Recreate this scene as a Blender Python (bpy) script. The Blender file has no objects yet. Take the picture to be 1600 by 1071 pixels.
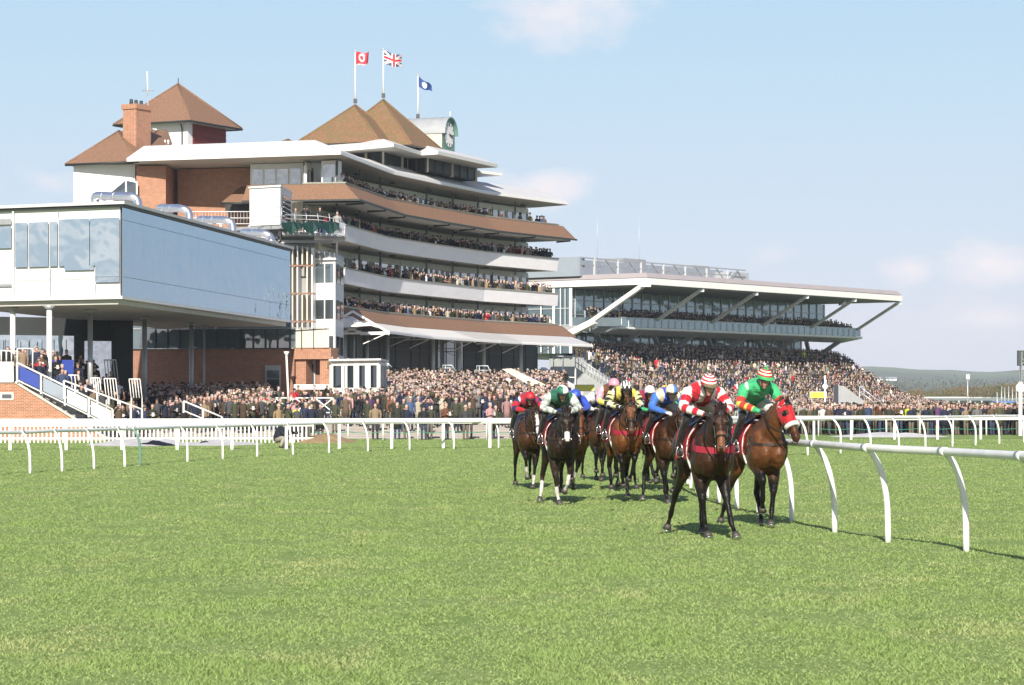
import bpy, bmesh, math, random
import numpy as np
from mathutils import Vector, Matrix, noise
random.seed(7); rng = np.random.default_rng(7)
SC = bpy.context.scene; COL = SC.collection
# ---------------------------------------------------------------- camera
F = 4000.0; EYE = 1.84; HZ = 630.0          # focal length in photo pixels, eye height, horizon row
cam = bpy.data.cameras.new('camera'); camo = bpy.data.objects.new('camera', cam); COL.objects.link(camo)
cam.lens = 90; cam.sensor_width = 36; cam.sensor_fit = 'HORIZONTAL'
camo.location = (0, 0, EYE); camo.rotation_euler = (math.radians(90), 0, 0)
cam.shift_y = (HZ - 535.5) / 1600; cam.clip_end = 30000; cam.clip_start = 0.5
SC.camera = camo
# ---------------------------------------------------------------- light
SUN_EL = math.radians(29); SUN_AZ = math.radians(184)    # compass: 0 = +Y, 90 = +X ; sun behind the camera, a little left
sd = Vector((math.sin(SUN_AZ) * math.cos(SUN_EL), math.cos(SUN_AZ) * math.cos(SUN_EL), math.sin(SUN_EL)))
sun = bpy.data.lights.new('sun', 'SUN'); suno = bpy.data.objects.new('sun', sun); COL.objects.link(suno)
sun.energy = 4.8; sun.angle = math.radians(0.5); sun.color = (1.0, 0.93, 0.82)
suno.rotation_euler = sd.to_track_quat('Z', 'Y').to_euler()
W = bpy.data.worlds.new('World'); SC.world = W; W.use_nodes = True
nt = W.node_tree; N = nt.nodes; L = nt.links; bg = N['Background']
sky = N.new('ShaderNodeTexSky'); sky.sky_type = 'NISHITA'; sky.sun_disc = False
sky.sun_elevation = SUN_EL; sky.sun_rotation = SUN_AZ; sky.air_density = 1.0; sky.dust_density = 1.0; sky.ozone_density = 1.5
bg.inputs[1].default_value = 0.13
tc = N.new('ShaderNodeTexCoord')
def wcloud(px, py, rx, ry, prev, amt, scale=9.0, seed=0.0):
    """a cloud round the direction of a photo pixel, mixed over the sky"""
    d = Vector(((px - 800) / F, 1, (HZ - py) / F))
    sep = N.new('ShaderNodeSeparateXYZ'); L.new(tc.outputs['Generated'], sep.inputs[0])
    def m(op, a, b=None):
        n = N.new('ShaderNodeMath'); n.operation = op
        for i, v in enumerate((a, b)):
            if v is None: continue
            if isinstance(v, (int, float)): n.inputs[i].default_value = v
            else: L.new(v, n.inputs[i])
        return n.outputs[0]
    u = m('DIVIDE', sep.outputs[0], m('MAXIMUM', sep.outputs[1], 0.01)); v = m('DIVIDE', sep.outputs[2], m('MAXIMUM', sep.outputs[1], 0.01))
    du = m('DIVIDE', m('SUBTRACT', u, d.x), rx / F); dv = m('DIVIDE', m('SUBTRACT', v, d.z), ry / F)
    r = m('SQRT', m('ADD', m('MULTIPLY', du, du), m('MULTIPLY', dv, dv)))
    no = N.new('ShaderNodeTexNoise'); no.inputs['Scale'].default_value = scale; no.inputs['Detail'].default_value = 7; no.inputs['Roughness'].default_value = .6
    mp = N.new('ShaderNodeMapping'); mp.inputs['Location'].default_value = (seed, 0, 0); mp.inputs['Scale'].default_value = (1, 1, 1.8)
    L.new(tc.outputs['Generated'], mp.inputs[0]); L.new(mp.outputs[0], no.inputs[0])
    k = m('ADD', m('MULTIPLY', m('SUBTRACT', no.outputs[0], 0.5), 3.2), m('SUBTRACT', 1.0, r))
    cl = N.new('ShaderNodeClamp'); L.new(m('MULTIPLY', k, amt), cl.inputs[0]); cl.inputs[2].default_value = amt * 1.5 if amt < .6 else .95
    mx = N.new('ShaderNodeMix'); mx.data_type = 'RGBA'; L.new(cl.outputs[0], mx.inputs[0]); L.new(prev, mx.inputs[6])
    mx.inputs[7].default_value = CLOUD
    return mx.outputs[2]
CLOUD = (5.0, 4.72, 4.92, 1)
o_ = sky.outputs[0]
# low sky: pale blue fading to lavender white at the horizon, upper sky deepened to cut the ambient fill
sz = N.new('ShaderNodeSeparateXYZ'); L.new(tc.outputs['Generated'], sz.inputs[0])
rp = N.new('ShaderNodeValToRGB'); L.new(sz.outputs[2], rp.inputs[0]); e_ = rp.color_ramp.elements
def srgb(r, g, b, k=1 / (.13 * 1.464)): return tuple(((c / 255 + .055) / 1.055) ** 2.4 * k / 6 for c in (r, g, b)) + (1,)
e_[0].position = 0; e_[0].color = srgb(226, 225, 237); e_[1].position = .8; e_[1].color = srgb(32, 66, 135)
for p_, c_ in ((.03, (218, 222, 238)), (.07, (207, 222, 240)), (.12, (195, 220, 240)), (.165, (184, 216, 240)), (.25, (135, 178, 222)), (.42, (62, 104, 172))):
    q_ = e_.new(p_); q_.color = srgb(*c_)
mul = N.new('ShaderNodeVectorMath'); mul.operation = 'SCALE'; mul.inputs[3].default_value = 6; L.new(rp.outputs[0], mul.inputs[0])
fr_ = N.new('ShaderNodeMapRange'); fr_.inputs[1].default_value = .2; fr_.inputs[2].default_value = .9; fr_.inputs[3].default_value = .93; fr_.inputs[4].default_value = .8; L.new(sz.outputs[2], fr_.inputs[0])
mx_ = N.new('ShaderNodeMix'); mx_.data_type = 'RGBA'; L.new(fr_.outputs[0], mx_.inputs[0]); L.new(sky.outputs[0], mx_.inputs[6]); L.new(mul.outputs[0], mx_.inputs[7]); o_ = mx_.outputs[2]
hs = N.new('ShaderNodeHueSaturation'); hs.inputs['Saturation'].default_value = 1.0; L.new(o_, hs.inputs['Color']); o_ = hs.outputs[0]
for c in ((885, 22, 150, 60, .8, 22, 1), (845, 298, 95, 42, .8, 34, 2), (85, 290, 80, 34, .6, 34, 3), (1545, 415, 80, 34, .75, 34, 4),
          (1425, 418, 60, 26, .7, 34, 5), (1300, 520, 420, 60, .22, 12, 6), (2400, 480, 700, 110, .5, 14, 10), (1210, 398, 75, 24, .45, 34, 7), (1560, 500, 110, 20, .5, 30, 11), (-1500, 300, 900, 160, .6, 8, 8), (3200, 350, 1100, 150, .6, 8, 9)):
    o_ = wcloud(c[0], c[1], c[2], c[3], o_, c[4], c[5], c[6])
# broken cloud over the rest of the sky, behind the camera (it shows in the glass)
cn = N.new('ShaderNodeTexNoise'); cn.inputs['Scale'].default_value = 30; cn.inputs['Detail'].default_value = 8; cmp_ = N.new('ShaderNodeMapping'); cmp_.inputs['Scale'].default_value = (1, 1, 3); L.new(tc.outputs['Generated'], cmp_.inputs[0]); L.new(cmp_.outputs[0], cn.inputs[0])
c1 = N.new('ShaderNodeMapRange'); c1.inputs[1].default_value = .43; c1.inputs[2].default_value = .60; L.new(cn.outputs[0], c1.inputs[0])
c2 = N.new('ShaderNodeMapRange'); c2.inputs[1].default_value = -.25; c2.inputs[2].default_value = -.6; L.new(sz.outputs[1], c2.inputs[0])
c3 = N.new('ShaderNodeMath'); c3.operation = 'MULTIPLY'; L.new(c1.outputs[0], c3.inputs[0]); L.new(c2.outputs[0], c3.inputs[1])
c4_ = N.new('ShaderNodeMix'); c4_.data_type = 'RGBA'; L.new(c3.outputs[0], c4_.inputs[0]); L.new(o_, c4_.inputs[6]); c4_.inputs[7].default_value = (6.2, 6.0, 6.1, 1); o_ = c4_.outputs[2]
L.new(o_, bg.inputs[0])
SC.view_settings.view_transform = 'Standard'; SC.view_settings.look = 'None'
SC.view_settings.exposure = 0.55; SC.view_settings.gamma = 1.0
SC.cycles.max_bounces = 6; SC.cycles.transparent_max_bounces = 8; SC.cycles.volume_bounces = 0
SC.cycles.caustics_reflective = False; SC.cycles.caustics_refractive = False

# ---------------------------------------------------------------- helpers
def P(px, py, Y): return Vector(((px - 800) * Y / F, Y, EYE + (HZ - py) * Y / F))
def G(px, py): Y = F * EYE / (py - HZ); return Vector(((px - 800) * Y / F, Y, 0))
def V2(v, z): return Vector((v[0], v[1], z))
MATS = {}
def mat(name, col=None, rough=.8, var=0.0, scale=4.0, bump=0.0, bscale=None, metal=0.0, spec=.5, attr=None, objcol=False, brick=None, stretch=None, sheen=0, col2=None, coat=0):
    if name in MATS: return MATS[name]
    m = bpy.data.materials.new(name); MATS[name] = m; m.use_nodes = True
    n = m.node_tree.nodes; l = m.node_tree.links; b = n['Principled BSDF']
    b.inputs['Roughness'].default_value = rough; b.inputs['Metallic'].default_value = metal
    b.inputs['Specular IOR Level'].default_value = spec
    if coat: b.inputs['Coat Weight'].default_value = coat
    if sheen: b.inputs['Sheen Weight'].default_value = sheen
    co = n.new('ShaderNodeTexCoord')
    src = None
    if attr:
        a = n.new('ShaderNodeAttribute'); a.attribute_name = attr; src = a.outputs['Color']
    elif objcol:
        a = n.new('ShaderNodeObjectInfo'); src = a.outputs['Color']
    c = (*col, 1) if col else (.5, .5, .5, 1)
    vec = co.outputs['Object']
    if stretch:
        mp = n.new('ShaderNodeMapping'); mp.inputs['Scale'].default_value = stretch; l.new(vec, mp.inputs[0]); vec = mp.outputs[0]
    if brick:
        br = n.new('ShaderNodeTexBrick'); br.inputs['Color1'].default_value = c; br.inputs['Color2'].default_value = (c[0] * .72, c[1] * .66, c[2] * .62, 1)
        br.inputs['Mortar'].default_value = brick[1]; br.inputs['Scale'].default_value = 1; br.inputs['Mortar Size'].default_value = brick[2]
        br.inputs['Brick Width'].default_value = brick[0][0]; br.inputs['Row Height'].default_value = brick[0][1]
        # brick plane coordinates: (x+y, z)
        sp = n.new('ShaderNodeSeparateXYZ'); l.new(vec, sp.inputs[0]); ad = n.new('ShaderNodeMath'); l.new(sp.outputs[0], ad.inputs[0]); l.new(sp.outputs[1], ad.inputs[1])
        cb = n.new('ShaderNodeCombineXYZ'); l.new(ad.outputs[0], cb.inputs[0]); l.new(sp.outputs[2], cb.inputs[1]); l.new(cb.outputs[0], br.inputs[0])
        src = br.outputs[0]
    if var or bump:
        no = n.new('ShaderNodeTexNoise'); no.inputs['Scale'].default_value = scale; no.inputs['Detail'].default_value = 8; no.inputs['Roughness'].default_value = .62
        l.new(vec, no.inputs[0])
    if var:
        rp = n.new('ShaderNodeMapRange'); rp.inputs[1].default_value = .25; rp.inputs[2].default_value = .75
        rp.inputs[3].default_value = 1 - var; rp.inputs[4].default_value = 1 + var * .6; l.new(no.outputs[0], rp.inputs[0])
        mx = n.new('ShaderNodeMix'); mx.data_type = 'RGBA'; mx.blend_type = 'MULTIPLY'; mx.inputs[0].default_value = 1
        if src: l.new(src, mx.inputs[6])
        else: mx.inputs[6].default_value = c
        l.new(rp.outputs[0], mx.inputs[7]); src = mx.outputs[2]
        if col2:
            n2 = n.new('ShaderNodeTexNoise'); n2.inputs['Scale'].default_value = scale * .23; n2.inputs['Detail'].default_value = 6; l.new(vec, n2.inputs[0])
            r2 = n.new('ShaderNodeMapRange'); r2.inputs[1].default_value = .47; r2.inputs[2].default_value = .66; l.new(n2.outputs[0], r2.inputs[0])
            m2 = n.new('ShaderNodeMix'); m2.data_type = 'RGBA'; l.new(r2.outputs[0], m2.inputs[0]); l.new(src, m2.inputs[6]); m2.inputs[7].default_value = (*col2, 1); src = m2.outputs[2]
    if src: l.new(src, b.inputs['Base Color'])
    else: b.inputs['Base Color'].default_value = c
    if bump:
        bs = no
        if bscale:
            bs = n.new('ShaderNodeTexNoise'); bs.inputs['Scale'].default_value = bscale; bs.inputs['Detail'].default_value = 5; l.new(vec, bs.inputs[0])
        bu = n.new('ShaderNodeBump'); bu.inputs['Strength'].default_value = bump; bu.inputs['Distance'].default_value = .05
        l.new(bs.outputs[0], bu.inputs['Height']); l.new(bu.outputs[0], b.inputs['Normal'])
    return m
def glassy(name, base, refl, rough=.03, wave=0.0, tint=(1, 1, 1)):
    m = bpy.data.materials.new(name); MATS[name] = m; m.use_nodes = True
    n = m.node_tree.nodes; l = m.node_tree.links; b = n['Principled BSDF']; out = n['Material Output']
    b.inputs['Base Color'].default_value = (*base, 1); b.inputs['Roughness'].default_value = .3
    g = n.new('ShaderNodeBsdfGlossy'); g.inputs['Roughness'].default_value = rough; g.inputs['Color'].default_value = (*tint, 1)
    mx = n.new('ShaderNodeMixShader'); fr = n.new('ShaderNodeFresnel'); fr.inputs[0].default_value = 1.5
    ad = n.new('ShaderNodeMath'); ad.inputs[1].default_value = refl; l.new(fr.outputs[0], ad.inputs[0]); ad.use_clamp = True
    l.new(ad.outputs[0], mx.inputs[0]); l.new(b.outputs[0], mx.inputs[1]); l.new(g.outputs[0], mx.inputs[2]); l.new(mx.outputs[0], out.inputs[0])
    if wave:
        no = n.new('ShaderNodeTexNoise'); no.inputs['Scale'].default_value = .5; co = n.new('ShaderNodeTexCoord'); l.new(co.outputs['Object'], no.inputs[0])
        bu = n.new('ShaderNodeBump'); bu.inputs['Strength'].default_value = wave; bu.inputs['Distance'].default_value = .3; l.new(no.outputs[0], bu.inputs['Height'])
        l.new(bu.outputs[0], g.inputs['Normal'])
    return m
mat('white_paint', (.76, .75, .72), .5, .06, 1.5)
mat('white_panel', (.78, .77, .75), .45, .05, .8)
mat('rail_white', (.80, .79, .76), .4, .16, 3)
mat('parapet_white', (.82, .80, .80), .6, .08, .6, stretch=(1, 1, 3))
mat('cream', (.62, .58, .48), .7, .1, 2)
mat('ledge', (.42, .42, .36), .8, .3, 3)
mat('soffit', (.50, .49, .44), .8, .08, 1)
mat('soffit_grey', (.38, .38, .36), .7, .08, 1)
mat('roof_membrane', (.62, .61, .60), .6, .08, .4)
mat('tile', (.25, .14, .085), .85, .5, 9, bump=.6, bscale=16)
mat('tile_mossy', (.235, .135, .07), .9, .5, 6, bump=.5, bscale=14, col2=(.17, .125, .055))
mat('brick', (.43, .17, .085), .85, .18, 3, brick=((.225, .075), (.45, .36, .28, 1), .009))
mat('brick_shaded', (.33, .13, .07), .85, .18, 3, brick=((.225, .075), (.38, .30, .24, 1), .009))  # same brick, with the shade under the pavilion put into its colour
mat('red_louvre', (.20, .03, .025), .6, .2, 2)
mat('dark_frame', (.03, .04, .04), .5)
mat('gutter', (.025, .03, .028), .5)
mat('grey_metal', (.36, .37, .38), .4, .1, 3, metal=.3)
mat('duct', (.72, .73, .75), .28, .12, 4, metal=.85)
mat('galv', (.52, .54, .56), .45, .1, 2, metal=.4)
mat('grey_concrete', (.34, .35, .35), .85, .15, 1.2)
mat('tarmac', (.21, .20, .19), .9, .2, .8)
mat('step', (.36, .33, .29), .9, .2, 1)
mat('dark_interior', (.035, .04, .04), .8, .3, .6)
mat('green_sheet', (.004, .035, .028), .6, .3, 3)
mat('blue_board', (.02, .05, .30), .4)
mat('yellow_board', (.72, .68, .06), .5, .1, 3)
mat('lead_grey', (.42, .44, .45), .45, .12, 2, metal=.2)
mat('clock_green', (.12, .24, .20), .5)
mat('black', (.012, .012, .013), .5)
mat('green_rope', (.03, .25, .14), .6)
glassy('glass_blue', (.03, .08, .15), .58, .02, .16, (.44, .57, .67))
glassy('glass_far', (.12, .19, .21), .22, .05, .1, (.6, .75, .8))
glassy('glass_pale', (.10, .16, .18), .55, .02, .045, (.85, .9, .95))
glassy('glass_dark', (.015, .025, .03), .10, .03)
glassy('glass_mid', (.06, .09, .11), .28, .03, .1)
glassy('glass_teal', (.03, .07, .08), .16, .03, .1)

class MB:
    def __init__(s): s.v = []; s.f = []; s.m = []; s.mats = []; s.sm = []
    def mi(s, m):
        m = MATS[m] if isinstance(m, str) else m
        if m not in s.mats: s.mats.append(m)
        return s.mats.index(m)
    def face(s, pts, m, smooth=False):
        i = len(s.v); s.v += [tuple(p) for p in pts]; s.f.append(tuple(range(i, i + len(pts)))); s.m.append(s.mi(m)); s.sm.append(smooth)
    def faces(s, pts, fs, m, smooth=False):
        i = len(s.v); s.v += [tuple(p) for p in pts]; k = s.mi(m)
        for f in fs: s.f.append(tuple(i + a for a in f)); s.m.append(k); s.sm.append(smooth)
    def prism(s, poly, z0, z1, m, mtop=None):
        """vertical prism over an xy polygon"""
        n = len(poly); a = [V2(p, z0) for p in poly]; b = [V2(p, z1) for p in poly]
        s.faces(a + b, [tuple(range(n))[::-1]] + [(i, (i + 1) % n, n + (i + 1) % n, n + i) for i in range(n)], m)
        s.face(b, mtop or m)
    def hexa(s, p, m):
        s.faces(p, [(3, 2, 1, 0), (4, 5, 6, 7), (0, 1, 5, 4), (1, 2, 6, 5), (2, 3, 7, 6), (3, 0, 4, 7)], m)
    def box(s, c, size, m, rz=0):
        hx, hy, hz = size[0] / 2, size[1] / 2, size[2] / 2; cr, sr = math.cos(rz), math.sin(rz)
        s.hexa([Vector((c[0] + x * cr - y * sr, c[1] + x * sr + y * cr, c[2] + z)) for z in (-hz, hz) for x, y in ((-hx, -hy), (hx, -hy), (hx, hy), (-hx, hy))], m)
    def wallbox(s, a, b, z0, z1, t, m):
        """upright slab from a to b (xy), thickness t extending to the left of a->b"""
        a = Vector(a[:2]); b = Vector(b[:2]); d = (b - a).normalized(); n = Vector((-d.y, d.x)) * t
        s.prism([a, b, b + n, a + n], z0, z1, m)
    def beam(s, p, q, w, h, m, up=Vector((0, 0, 1))):
        p, q = Vector(p), Vector(q); d = (q - p).normalized(); r = d.cross(up)
        if r.length < 1e-4: r = Vector((1, 0, 0))
        r.normalize(); u = r.cross(d); r *= w / 2; u *= h / 2
        s.hexa([p - r - u, p + r - u, p + r + u, p - r + u, q - r - u, q + r - u, q + r + u, q - r + u], m)
    def tube(s, pts, r, m, n=8, closed=False):
        pts = [Vector(p) for p in pts]; k = len(pts); rr = r if isinstance(r, (list, tuple)) else [r] * k
        vs = []; prev = None
        for i, p in enumerate(pts):
            d = (pts[(i + 1) % k] - pts[i - 1]) if closed else (pts[min(i + 1, k - 1)] - pts[max(i - 1, 0)])
            d.normalize(); u = prev - d * prev.dot(d) if prev is not None else d.orthogonal()
            if u.length < 1e-5: u = d.orthogonal()
            u.normalize(); prev = u; w = d.cross(u)
            vs += [p + (u * math.cos(a) + w * math.sin(a)) * rr[i] for a in (2 * math.pi * j / n for j in range(n))]
        fs = [(i * n + j, i * n + (j + 1) % n, ((i + 1) % k) * n + (j + 1) % n, ((i + 1) % k) * n + j) for i in range(k if closed else k - 1) for j in range(n)]
        if not closed: fs += [tuple(range(n))[::-1], tuple(range((k - 1) * n, k * n))]
        s.faces(vs, fs, m, True)
    def sweep(s, path, prof, m, caps=True, closedprof=True):
        """profile (off, z) swept along an xy path; off to the right of the path; m: one material or one per profile edge"""
        pts = offsets(path, [p[0] for p in prof]); n = len(prof); K = len(path)
        vs = [Vector((pts[i][j][0], pts[i][j][1], prof[j][1])) for i in range(K) for j in range(n)]
        ne = n if closedprof else n - 1
        for j in range(ne):
            mm = m[j] if isinstance(m, (list, tuple)) else m
            s.faces([vs[i * n + jj] for i in range(K) for jj in (j, (j + 1) % n)], [(2 * i, 2 * i + 1, 2 * i + 3, 2 * i + 2) for i in range(K - 1)], mm)
        if caps and closedprof:
            mm = m[0] if isinstance(m, (list, tuple)) else m
            s.face(vs[:n][::-1], mm); s.face(vs[-n:], mm)
    def ball(s, c, r, m, nu=10, nv=7):
        rx, ry, rz = r if isinstance(r, (tuple, list)) else (r, r, r)
        vs = [Vector((c[0], c[1], c[2] - rz))] + [Vector((c[0] + rx * math.sin(t) * math.cos(a), c[1] + ry * math.sin(t) * math.sin(a), c[2] - rz * math.cos(t)))
              for t in (math.pi * i / nv for i in range(1, nv)) for a in (2 * math.pi * j / nu for j in range(nu))] + [Vector((c[0], c[1], c[2] + rz))]
        fs = [(0, 1 + (j + 1) % nu, 1 + j) for j in range(nu)]
        for i in range(nv - 2): fs += [(1 + i * nu + j, 1 + i * nu + (j + 1) % nu, 1 + (i + 1) * nu + (j + 1) % nu, 1 + (i + 1) * nu + j) for j in range(nu)]
        e = len(vs) - 1; fs += [(e, e - nu + j, e - nu + (j + 1) % nu) for j in range(nu)]
        s.faces(vs, fs, m, True)
    def build(s, name, parent=None, loc=None, label=None):
        me = bpy.data.meshes.new(name); off = Vector(loc) if loc is not None else (Vector(parent['_o']) if parent is not None and '_o' in parent else Vector((0, 0, 0)))
        me.from_pydata([(v[0] - off.x, v[1] - off.y, v[2] - off.z) for v in s.v], [], s.f)
        me.polygons.foreach_set('material_index', s.m); me.polygons.foreach_set('use_smooth', s.sm)
        for m in s.mats: me.materials.append(m)
        me.update()
        o = bpy.data.objects.new(name, me); COL.objects.link(o)
        if parent is not None: o.parent = parent; o['_o'] = tuple(off)
        else: o.location = off
        if label: o['label'] = label
        return o
def offsets(path, offs):
    path = [Vector(p[:2]) for p in path]; K = len(path); out = []
    for i in range(K):
        d0 = (path[i] - path[i - 1]).normalized() if i else None; d1 = (path[i + 1] - path[i]).normalized() if i < K - 1 else None
        d0 = d0 or d1; d1 = d1 or d0
        n0 = Vector((d0.y, -d0.x)); n1 = Vector((d1.y, -d1.x)); b = n0 + n1; b /= max(b.dot(n0), .3)
        out.append([path[i] + b * o for o in offs])
    return out
def empty(name, loc, label=None, cat=None, group=None, rz=0):
    o = bpy.data.objects.new(name, None); COL.objects.link(o); o.location = loc; o.rotation_euler.z = rz; o.empty_display_size = .3
    o['_o'] = tuple(loc) if rz == 0 else (0, 0, 0)
    tag(o, label, cat, group); return o
def tag(o, label=None, cat=None, group=None, kind=None):
    if label: o['label'] = label
    if cat: o['category'] = cat
    if group: o['group'] = group
    if kind: o['kind'] = kind
    return o
def rot2(v, a): c, s = math.cos(a), math.sin(a); return (v[0] * c - v[1] * s, v[0] * s + v[1] * c)

# ---------------------------------------------------------------- ground and hills
def ground_material():
    m = bpy.data.materials.new('turf'); MATS['turf'] = m; m.use_nodes = True
    n = m.node_tree.nodes; l = m.node_tree.links; b = n['Principled BSDF']; b.inputs['Roughness'].default_value = .9; b.inputs['Specular IOR Level'].default_value = .15
    co = n.new('ShaderNodeTexCoord')
    def noi(sc, det=6, st=(1, 1, 1)):
        mp = n.new('ShaderNodeMapping'); mp.inputs['Scale'].default_value = st; l.new(co.outputs['Object'], mp.inputs[0])
        x = n.new('ShaderNodeTexNoise'); x.inputs['Scale'].default_value = sc; x.inputs['Detail'].default_value = det; x.inputs['Roughness'].default_value = .65; l.new(mp.outputs[0], x.inputs[0]); return x.outputs[0]
    def mix(f, a, c, lo, hi):
        r = n.new('ShaderNodeMapRange'); r.inputs[1].default_value = lo; r.inputs[2].default_value = hi; l.new(f, r.inputs[0])
        x = n.new('ShaderNodeMix'); x.data_type = 'RGBA'; l.new(r.outputs[0], x.inputs[0])
        for i, q in ((6, a), (7, c)):
            if isinstance(q, tuple): x.inputs[i].default_value = (*q, 1)
            else: l.new(q, x.inputs[i])
        return x.outputs[2]
    c = mix(noi(.9, 8), (.215, .315, .085), (.295, .385, .125), .38, .62)
    c = mix(noi(7, 8), (.18, .27, .07), c, .34, .50)
    c = mix(noi(2.1, 9, (1, .6, 1)), c, (.33, .34, .16), .57, .78)
    c = mix(noi(38, 3), c, (.27, .345, .12), .48, .75); c = mix(noi(55, 5), (.12, .19, .05), c, .36, .52)
    l.new(c, b.inputs['Base Color'])
    bu = n.new('ShaderNodeBump'); bu.inputs['Strength'].default_value = .5; bu.inputs['Distance'].default_value = .05; l.new(noi(26, 6), bu.inputs['Height']); l.new(bu.outputs[0], b.inputs['Normal'])
    return m
ground_material()
g = MB()
xs = [-6000, -1200, -300, -60, 60, 300, 1200, 6000]; ys = [-60, 0, 60, 130, 300, 900, 2500, 9000]
g.faces([Vector((x, y, 0)) for y in ys for x in xs], [(j * 8 + i, j * 8 + i + 1, j * 8 + i + 9, j * 8 + i + 8) for j in range(7) for i in range(7)], 'turf')
tag(g.build('ground'), kind='structure')
# grass blades: real ones in front of the camera, thinning out with distance
def grass():
    n = 1050000
    t = rng.random(n); Y = 14 * (130 / 14) ** (t ** 1.12); X = (rng.random(n) * 2 - 1) * (Y * .215 + 3.5)
    keep = np.array([noise.noise((x * 1.3, y * .7, 0)) + .5 * noise.noise((x * 4, y * 2.5, 3)) for x, y in zip(X, Y)]); kk = rng.random(n) < .70 + keep * .6; X = X[kk]; Y = Y[kk]; kp = keep[kk]; n = len(X)
    dry = np.array([noise.noise((x * .7, y * .35, 9)) + .5 * noise.noise((x * 3, y * 1.6, 5)) for x, y in zip(X, Y)])
    h = (.008 + .014 * rng.random(n)) * (1 + .7 * np.clip(kp, -.6, 1)) * (1 + Y * .004); w = .0026 + .0024 * rng.random(n) + Y * .00011
    a = rng.random(n) * 2 * np.pi; lx = (rng.random(n) - .5) * .05; ly = (rng.random(n) - .5) * .05
    v = np.empty((n, 3, 3)); dx = np.cos(a) * w; dy = np.sin(a) * w
    v[:, 0] = np.stack([X - dx, Y - dy, np.zeros(n)], 1); v[:, 1] = np.stack([X + dx, Y + dy, np.zeros(n)], 1); v[:, 2] = np.stack([X + lx, Y + ly, h], 1)
    me = bpy.data.meshes.new('grass'); me.vertices.add(n * 3); me.vertices.foreach_set('co', v.reshape(-1)); me.loops.add(n * 3); me.loops.foreach_set('vertex_index', np.arange(n * 3, dtype=np.int32))
    me.polygons.add(n); me.polygons.foreach_set('loop_start', np.arange(0, n * 3, 3, dtype=np.int32))
    pt = np.clip(.5 + .9 * kp, 0, 1)[:, None]; dr = np.clip((dry - .15) * 1.3, 0, .5)[:, None]
    bc = np.array((.275, .35, .13)) * (1 - pt) + np.array((.205, .29, .09)) * pt; bc = bc * (1 - dr) + np.array((.36, .37, .17)) * dr; bc = bc * (.86 + .28 * rng.random((n, 1)))
    ca = me.color_attributes.new('tint', 'FLOAT_COLOR', 'POINT'); c4 = np.ones((n, 3, 4)); c4[:, :, :3] = bc[:, None]; ca.data.foreach_set('color', c4.reshape(-1))
    me.update(); me.validate()
    m = mat('grass_blade', None, .7, attr='tint', spec=.2); me.materials.append(m)
    o = bpy.data.objects.new('grass', me); COL.objects.link(o); tag(o, 'short bright green race track turf in the foreground', 'grass', kind='stuff')
grass()
def hills():
    nx, ny = 160, 26; x0, x1, y0, y1 = -2600, 2600, 1500, 4300
    vs = []
    for j in range(ny):
        for i in range(nx):
            x = x0 + (x1 - x0) * i / (nx - 1); y = y0 + (y1 - y0) * j / (ny - 1); u = j / (ny - 1)
            px = x / y * F + 800
            prof = 46 + 5 * math.sin(px * .011) + 4 * noise.noise((px * .012, 0, 0)) + 6 * min(max((px - 1300) / 300, -1), 1)
            z = prof * math.sin(min(u / .72, 1) * math.pi / 2) ** 1.4 * y / 3500 + 2.4 * noise.noise((x * .02, y * .004, 1)) * u - 1
            vs.append((x, y, z))
    b = MB(); b.faces(vs, [(j * nx + i, j * nx + i + 1, (j + 1) * nx + i + 1, (j + 1) * nx + i) for j in range(ny - 1) for i in range(nx - 1)],
        mat('hill', (.052, .062, .034), .95, .55, .012, col2=(.13, .17, .07), stretch=(1, .35, 1)), True)
    tag(b.build('hills'), kind='structure')
hills()
def wood(name, label, spots, cols, nper=900, seed=1):
    r = np.random.default_rng(seed); V = []; C = []
    for (x, y, w, h) in spots:
        m = nper; u = r.normal(size=(m, 3)); u /= np.linalg.norm(u, axis=1)[:, None]; rad = r.random((m, 1)) ** .45
        q = u * rad * np.array([w / 2, w / 2, h * .42]) + np.array([x, y, h * .56]); q[:, 2] = np.maximum(q[:, 2], .2)
        s = h * .035 * (.5 + r.random((m, 1, 1))); t = q[:, None, :] + r.normal(size=(m, 3, 3)) * s * np.array([.6, .6, 1.2])
        V.append(t); c = np.array(cols[r.integers(len(cols))]) * (.7 + .6 * r.random((m, 1))); C.append(np.repeat(c[:, None], 3, 1))
    V = np.concatenate(V); C = np.concatenate(C); n = len(V)
    me = bpy.data.meshes.new(name); me.vertices.add(n * 3); me.vertices.foreach_set('co', V.reshape(-1)); me.loops.add(n * 3); me.loops.foreach_set('vertex_index', np.arange(n * 3, dtype=np.int32))
    me.polygons.add(n); me.polygons.foreach_set('loop_start', np.arange(0, n * 3, 3, dtype=np.int32))
    ca = me.color_attributes.new('tint', 'FLOAT_COLOR', 'POINT'); ca.data.foreach_set('color', np.concatenate([C, np.ones((n, 3, 1))], 2).reshape(-1)); me.update()
    me.materials.append(mat('twigs', None, .9, attr='tint', spec=.1)); o = bpy.data.objects.new(name, me); COL.objects.link(o); tag(o, label, 'woodland', kind='stuff')
sp = []
for i in range(150):
    Y = random.uniform(620, 1000); px = random.uniform(1330, 1680); k = (px - 1330) / 350
    hh = Y * (15 + 24 * k ** 1.2 + random.uniform(-4, 3)) / F + 1.84; sp.append(((px - 800) * Y / F, Y, hh * random.uniform(.9, 1.5), hh))
wood('bare_woodland', 'bare brown winter trees beyond the car park below the hills', sp, [(.16, .115, .06), (.13, .10, .055), (.17, .14, .07), (.09, .10, .045)], 420)
sp = []
for i in range(330):
    Y = random.uniform(1900, 3300); px = random.uniform(1250, 1680); z = 0
    sp.append(((px - 800) * Y / F, Y, random.uniform(25, 60), (620 - random.uniform(577, 618) + 10) * Y / F * .9))
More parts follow.
